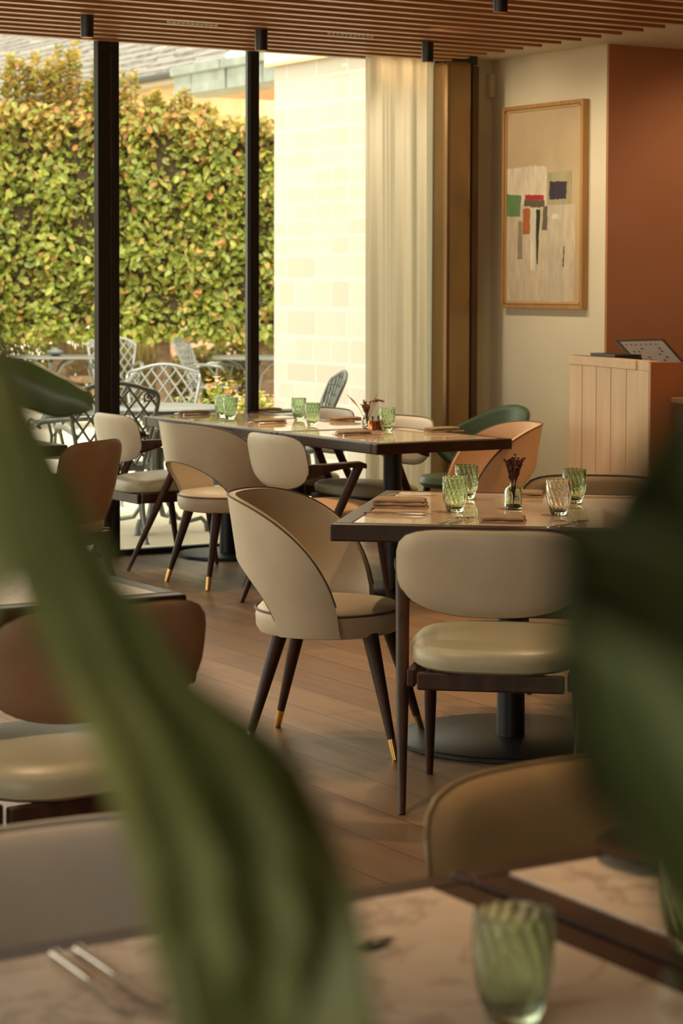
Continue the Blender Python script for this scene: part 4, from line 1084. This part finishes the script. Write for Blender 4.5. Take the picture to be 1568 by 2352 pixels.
# blurred plant hanging in from the left, very near
pl_ = empty('foreground_plant', atd(560, 3300, .80), 0, 'large out-of-focus green leaves sweeping from upper left to bottom centre', 'plant')
o0 = pl_.location.copy()
def FP(px, py, d): return atd(px, py, d)-o0
def leafobj(name, spine, widths, side, m, par, fold=.22, wave=0, solid=.0006):
    return leaf_strip(MB(), spine, widths, side, fold, wave=wave).build(name, m, par, solid=solid)
px2m = lambda px, d: px*d/F_PX
d_ = .66
leafobj('leaf', [FP(-160, 560, .60), FP(-30, 850, .61), FP(85, 1200, .63), FP(265, 1560, .65), FP(480, 1900, .67), FP(585, 2180, .68), FP(620, 2400, .69), FP(650, 2760, .70)],
        [px2m(w_, .65) for w_ in (40, 130, 215, 290, 480, 520, 500, 380)], RV*1-UV*.05, fol_m, pl_, .16, .5)
leafobj('leaf', [FP(560, 3200, .72), FP(640, 2700, .70), FP(650, 2350, .69), FP(590, 2080, .70), FP(430, 1780, .72), FP(250, 1560, .73)],
        [px2m(w_, .7) for w_ in (60, 420, 430, 420, 300, 30)], RV*1+UV*.25, fol_m, pl_, .2)
leafobj('leaf', [FP(-500, 2400, .80), FP(-260, 1700, .78), FP(-90, 1300, .76), FP(-10, 1000, .74), FP(-60, 700, .72)],
        [px2m(w_, .76) for w_ in (40, 200, 230, 170, 30)], RV*1+UV*.3, fol_m, pl_, .2)
MB().tube([FP(560, 3300, .80), FP(520, 3000, .76), FP(470, 2800, .75)], [.008, .006, .004], 10).build('stem', fol_m, pl_)
# blurred dark plant at right, nearer still
pr_ = empty('foreground_plant', atd(1900, 3300, .55), 0, 'very dark blurred foliage filling the right side of the photo', 'plant')
o0 = pr_.location.copy()
leafobj('leaf', [FP(1980, 3000, .55), FP(1750, 2100, .50), FP(1570, 1600, .46), FP(1440, 1330, .44), FP(1290, 1180, .43)],
        [px2m(w_, .47) for w_ in (60, 420, 560, 400, 60)], RV*1+UV*.1, dark_leaf, pr_, .25, .6)
leafobj('leaf', [FP(1990, 2900, .5), FP(1760, 1900, .47), FP(1640, 1500, .46), FP(1570, 1220, .45), FP(1620, 860, .44)],
        [px2m(w_, .46) for w_ in (60, 420, 520, 420, 40)], RV*1, dark_leaf, pr_, .2)
leafobj('leaf', [FP(1960, 3000, .42), FP(1740, 2150, .405), FP(1600, 1850, .40), FP(1480, 1640, .40), FP(1330, 1430, .40)],
        [px2m(w_, .40) for w_ in (40, 200, 270, 250, 30)], RV*1+UV*.2, mid_leaf, pr_, .2)
MB().tube([FP(1900, 3300, .55), FP(1930, 3000, .55)], [.01, .006], 10).build('stem', fol_m, pr_)
# potted rubber plant further back whose leaf tip points at the mullion
pp_ = atd(-95, 900, 3.5)
po = empty('potted_plant', (pp_.x, pp_.y, 0), 0, 'potted plant at the left edge whose sharp dark leaf points at the double mullion', 'plant')
o0 = Vector((pp_.x, pp_.y, 0))
MB().lathe([(.10, 0), (.125, .22), (.135, .24), (.12, .24), (.11, .20), (0, .19)], 28).build('pot', pot_m, po)
MB().tube([(0, 0, .19), (.01, .005, .7), (-.005, 0, 1.15), (.0, 0, 1.42)], [.014, .011, .008, .005], 10).build('stem', bark, po)
rub = translucent('rubber_leaf', (.045, .075, .02), (.10, .16, .02), .3, .3)
l1 = leafobj('leaf', [FP(-95, 850, 3.5), FP(0, 850, 3.5), FP(60, 878, 3.5), FP(130, 910, 3.5), FP(185, 925, 3.5), FP(216, 943, 3.5)], [.004, .05, .072, .068, .046, .002], UV*1+RV*.25, rub, po, .12)
rnd = random.Random(9)
for k in range(9):
    z = .8+.07*k; a = 2.2+rnd.uniform(0, 3.4); c_, s_ = cos(a), sin(a); ln = rnd.uniform(.15, .2)
    if c_*RV.x+s_*RV.y > .1: c_, s_ = -RV.x, -RV.y
    leafobj('leaf', [(0, 0, z), (c_*ln*.4, s_*ln*.4, z+.03), (c_*ln*.8, s_*ln*.8, z+.01), (c_*ln*1.15, s_*ln*1.15, z-.05)], [.004, .065, .07, .002], Vector((-s_, c_, 0)), rub, po, .15)
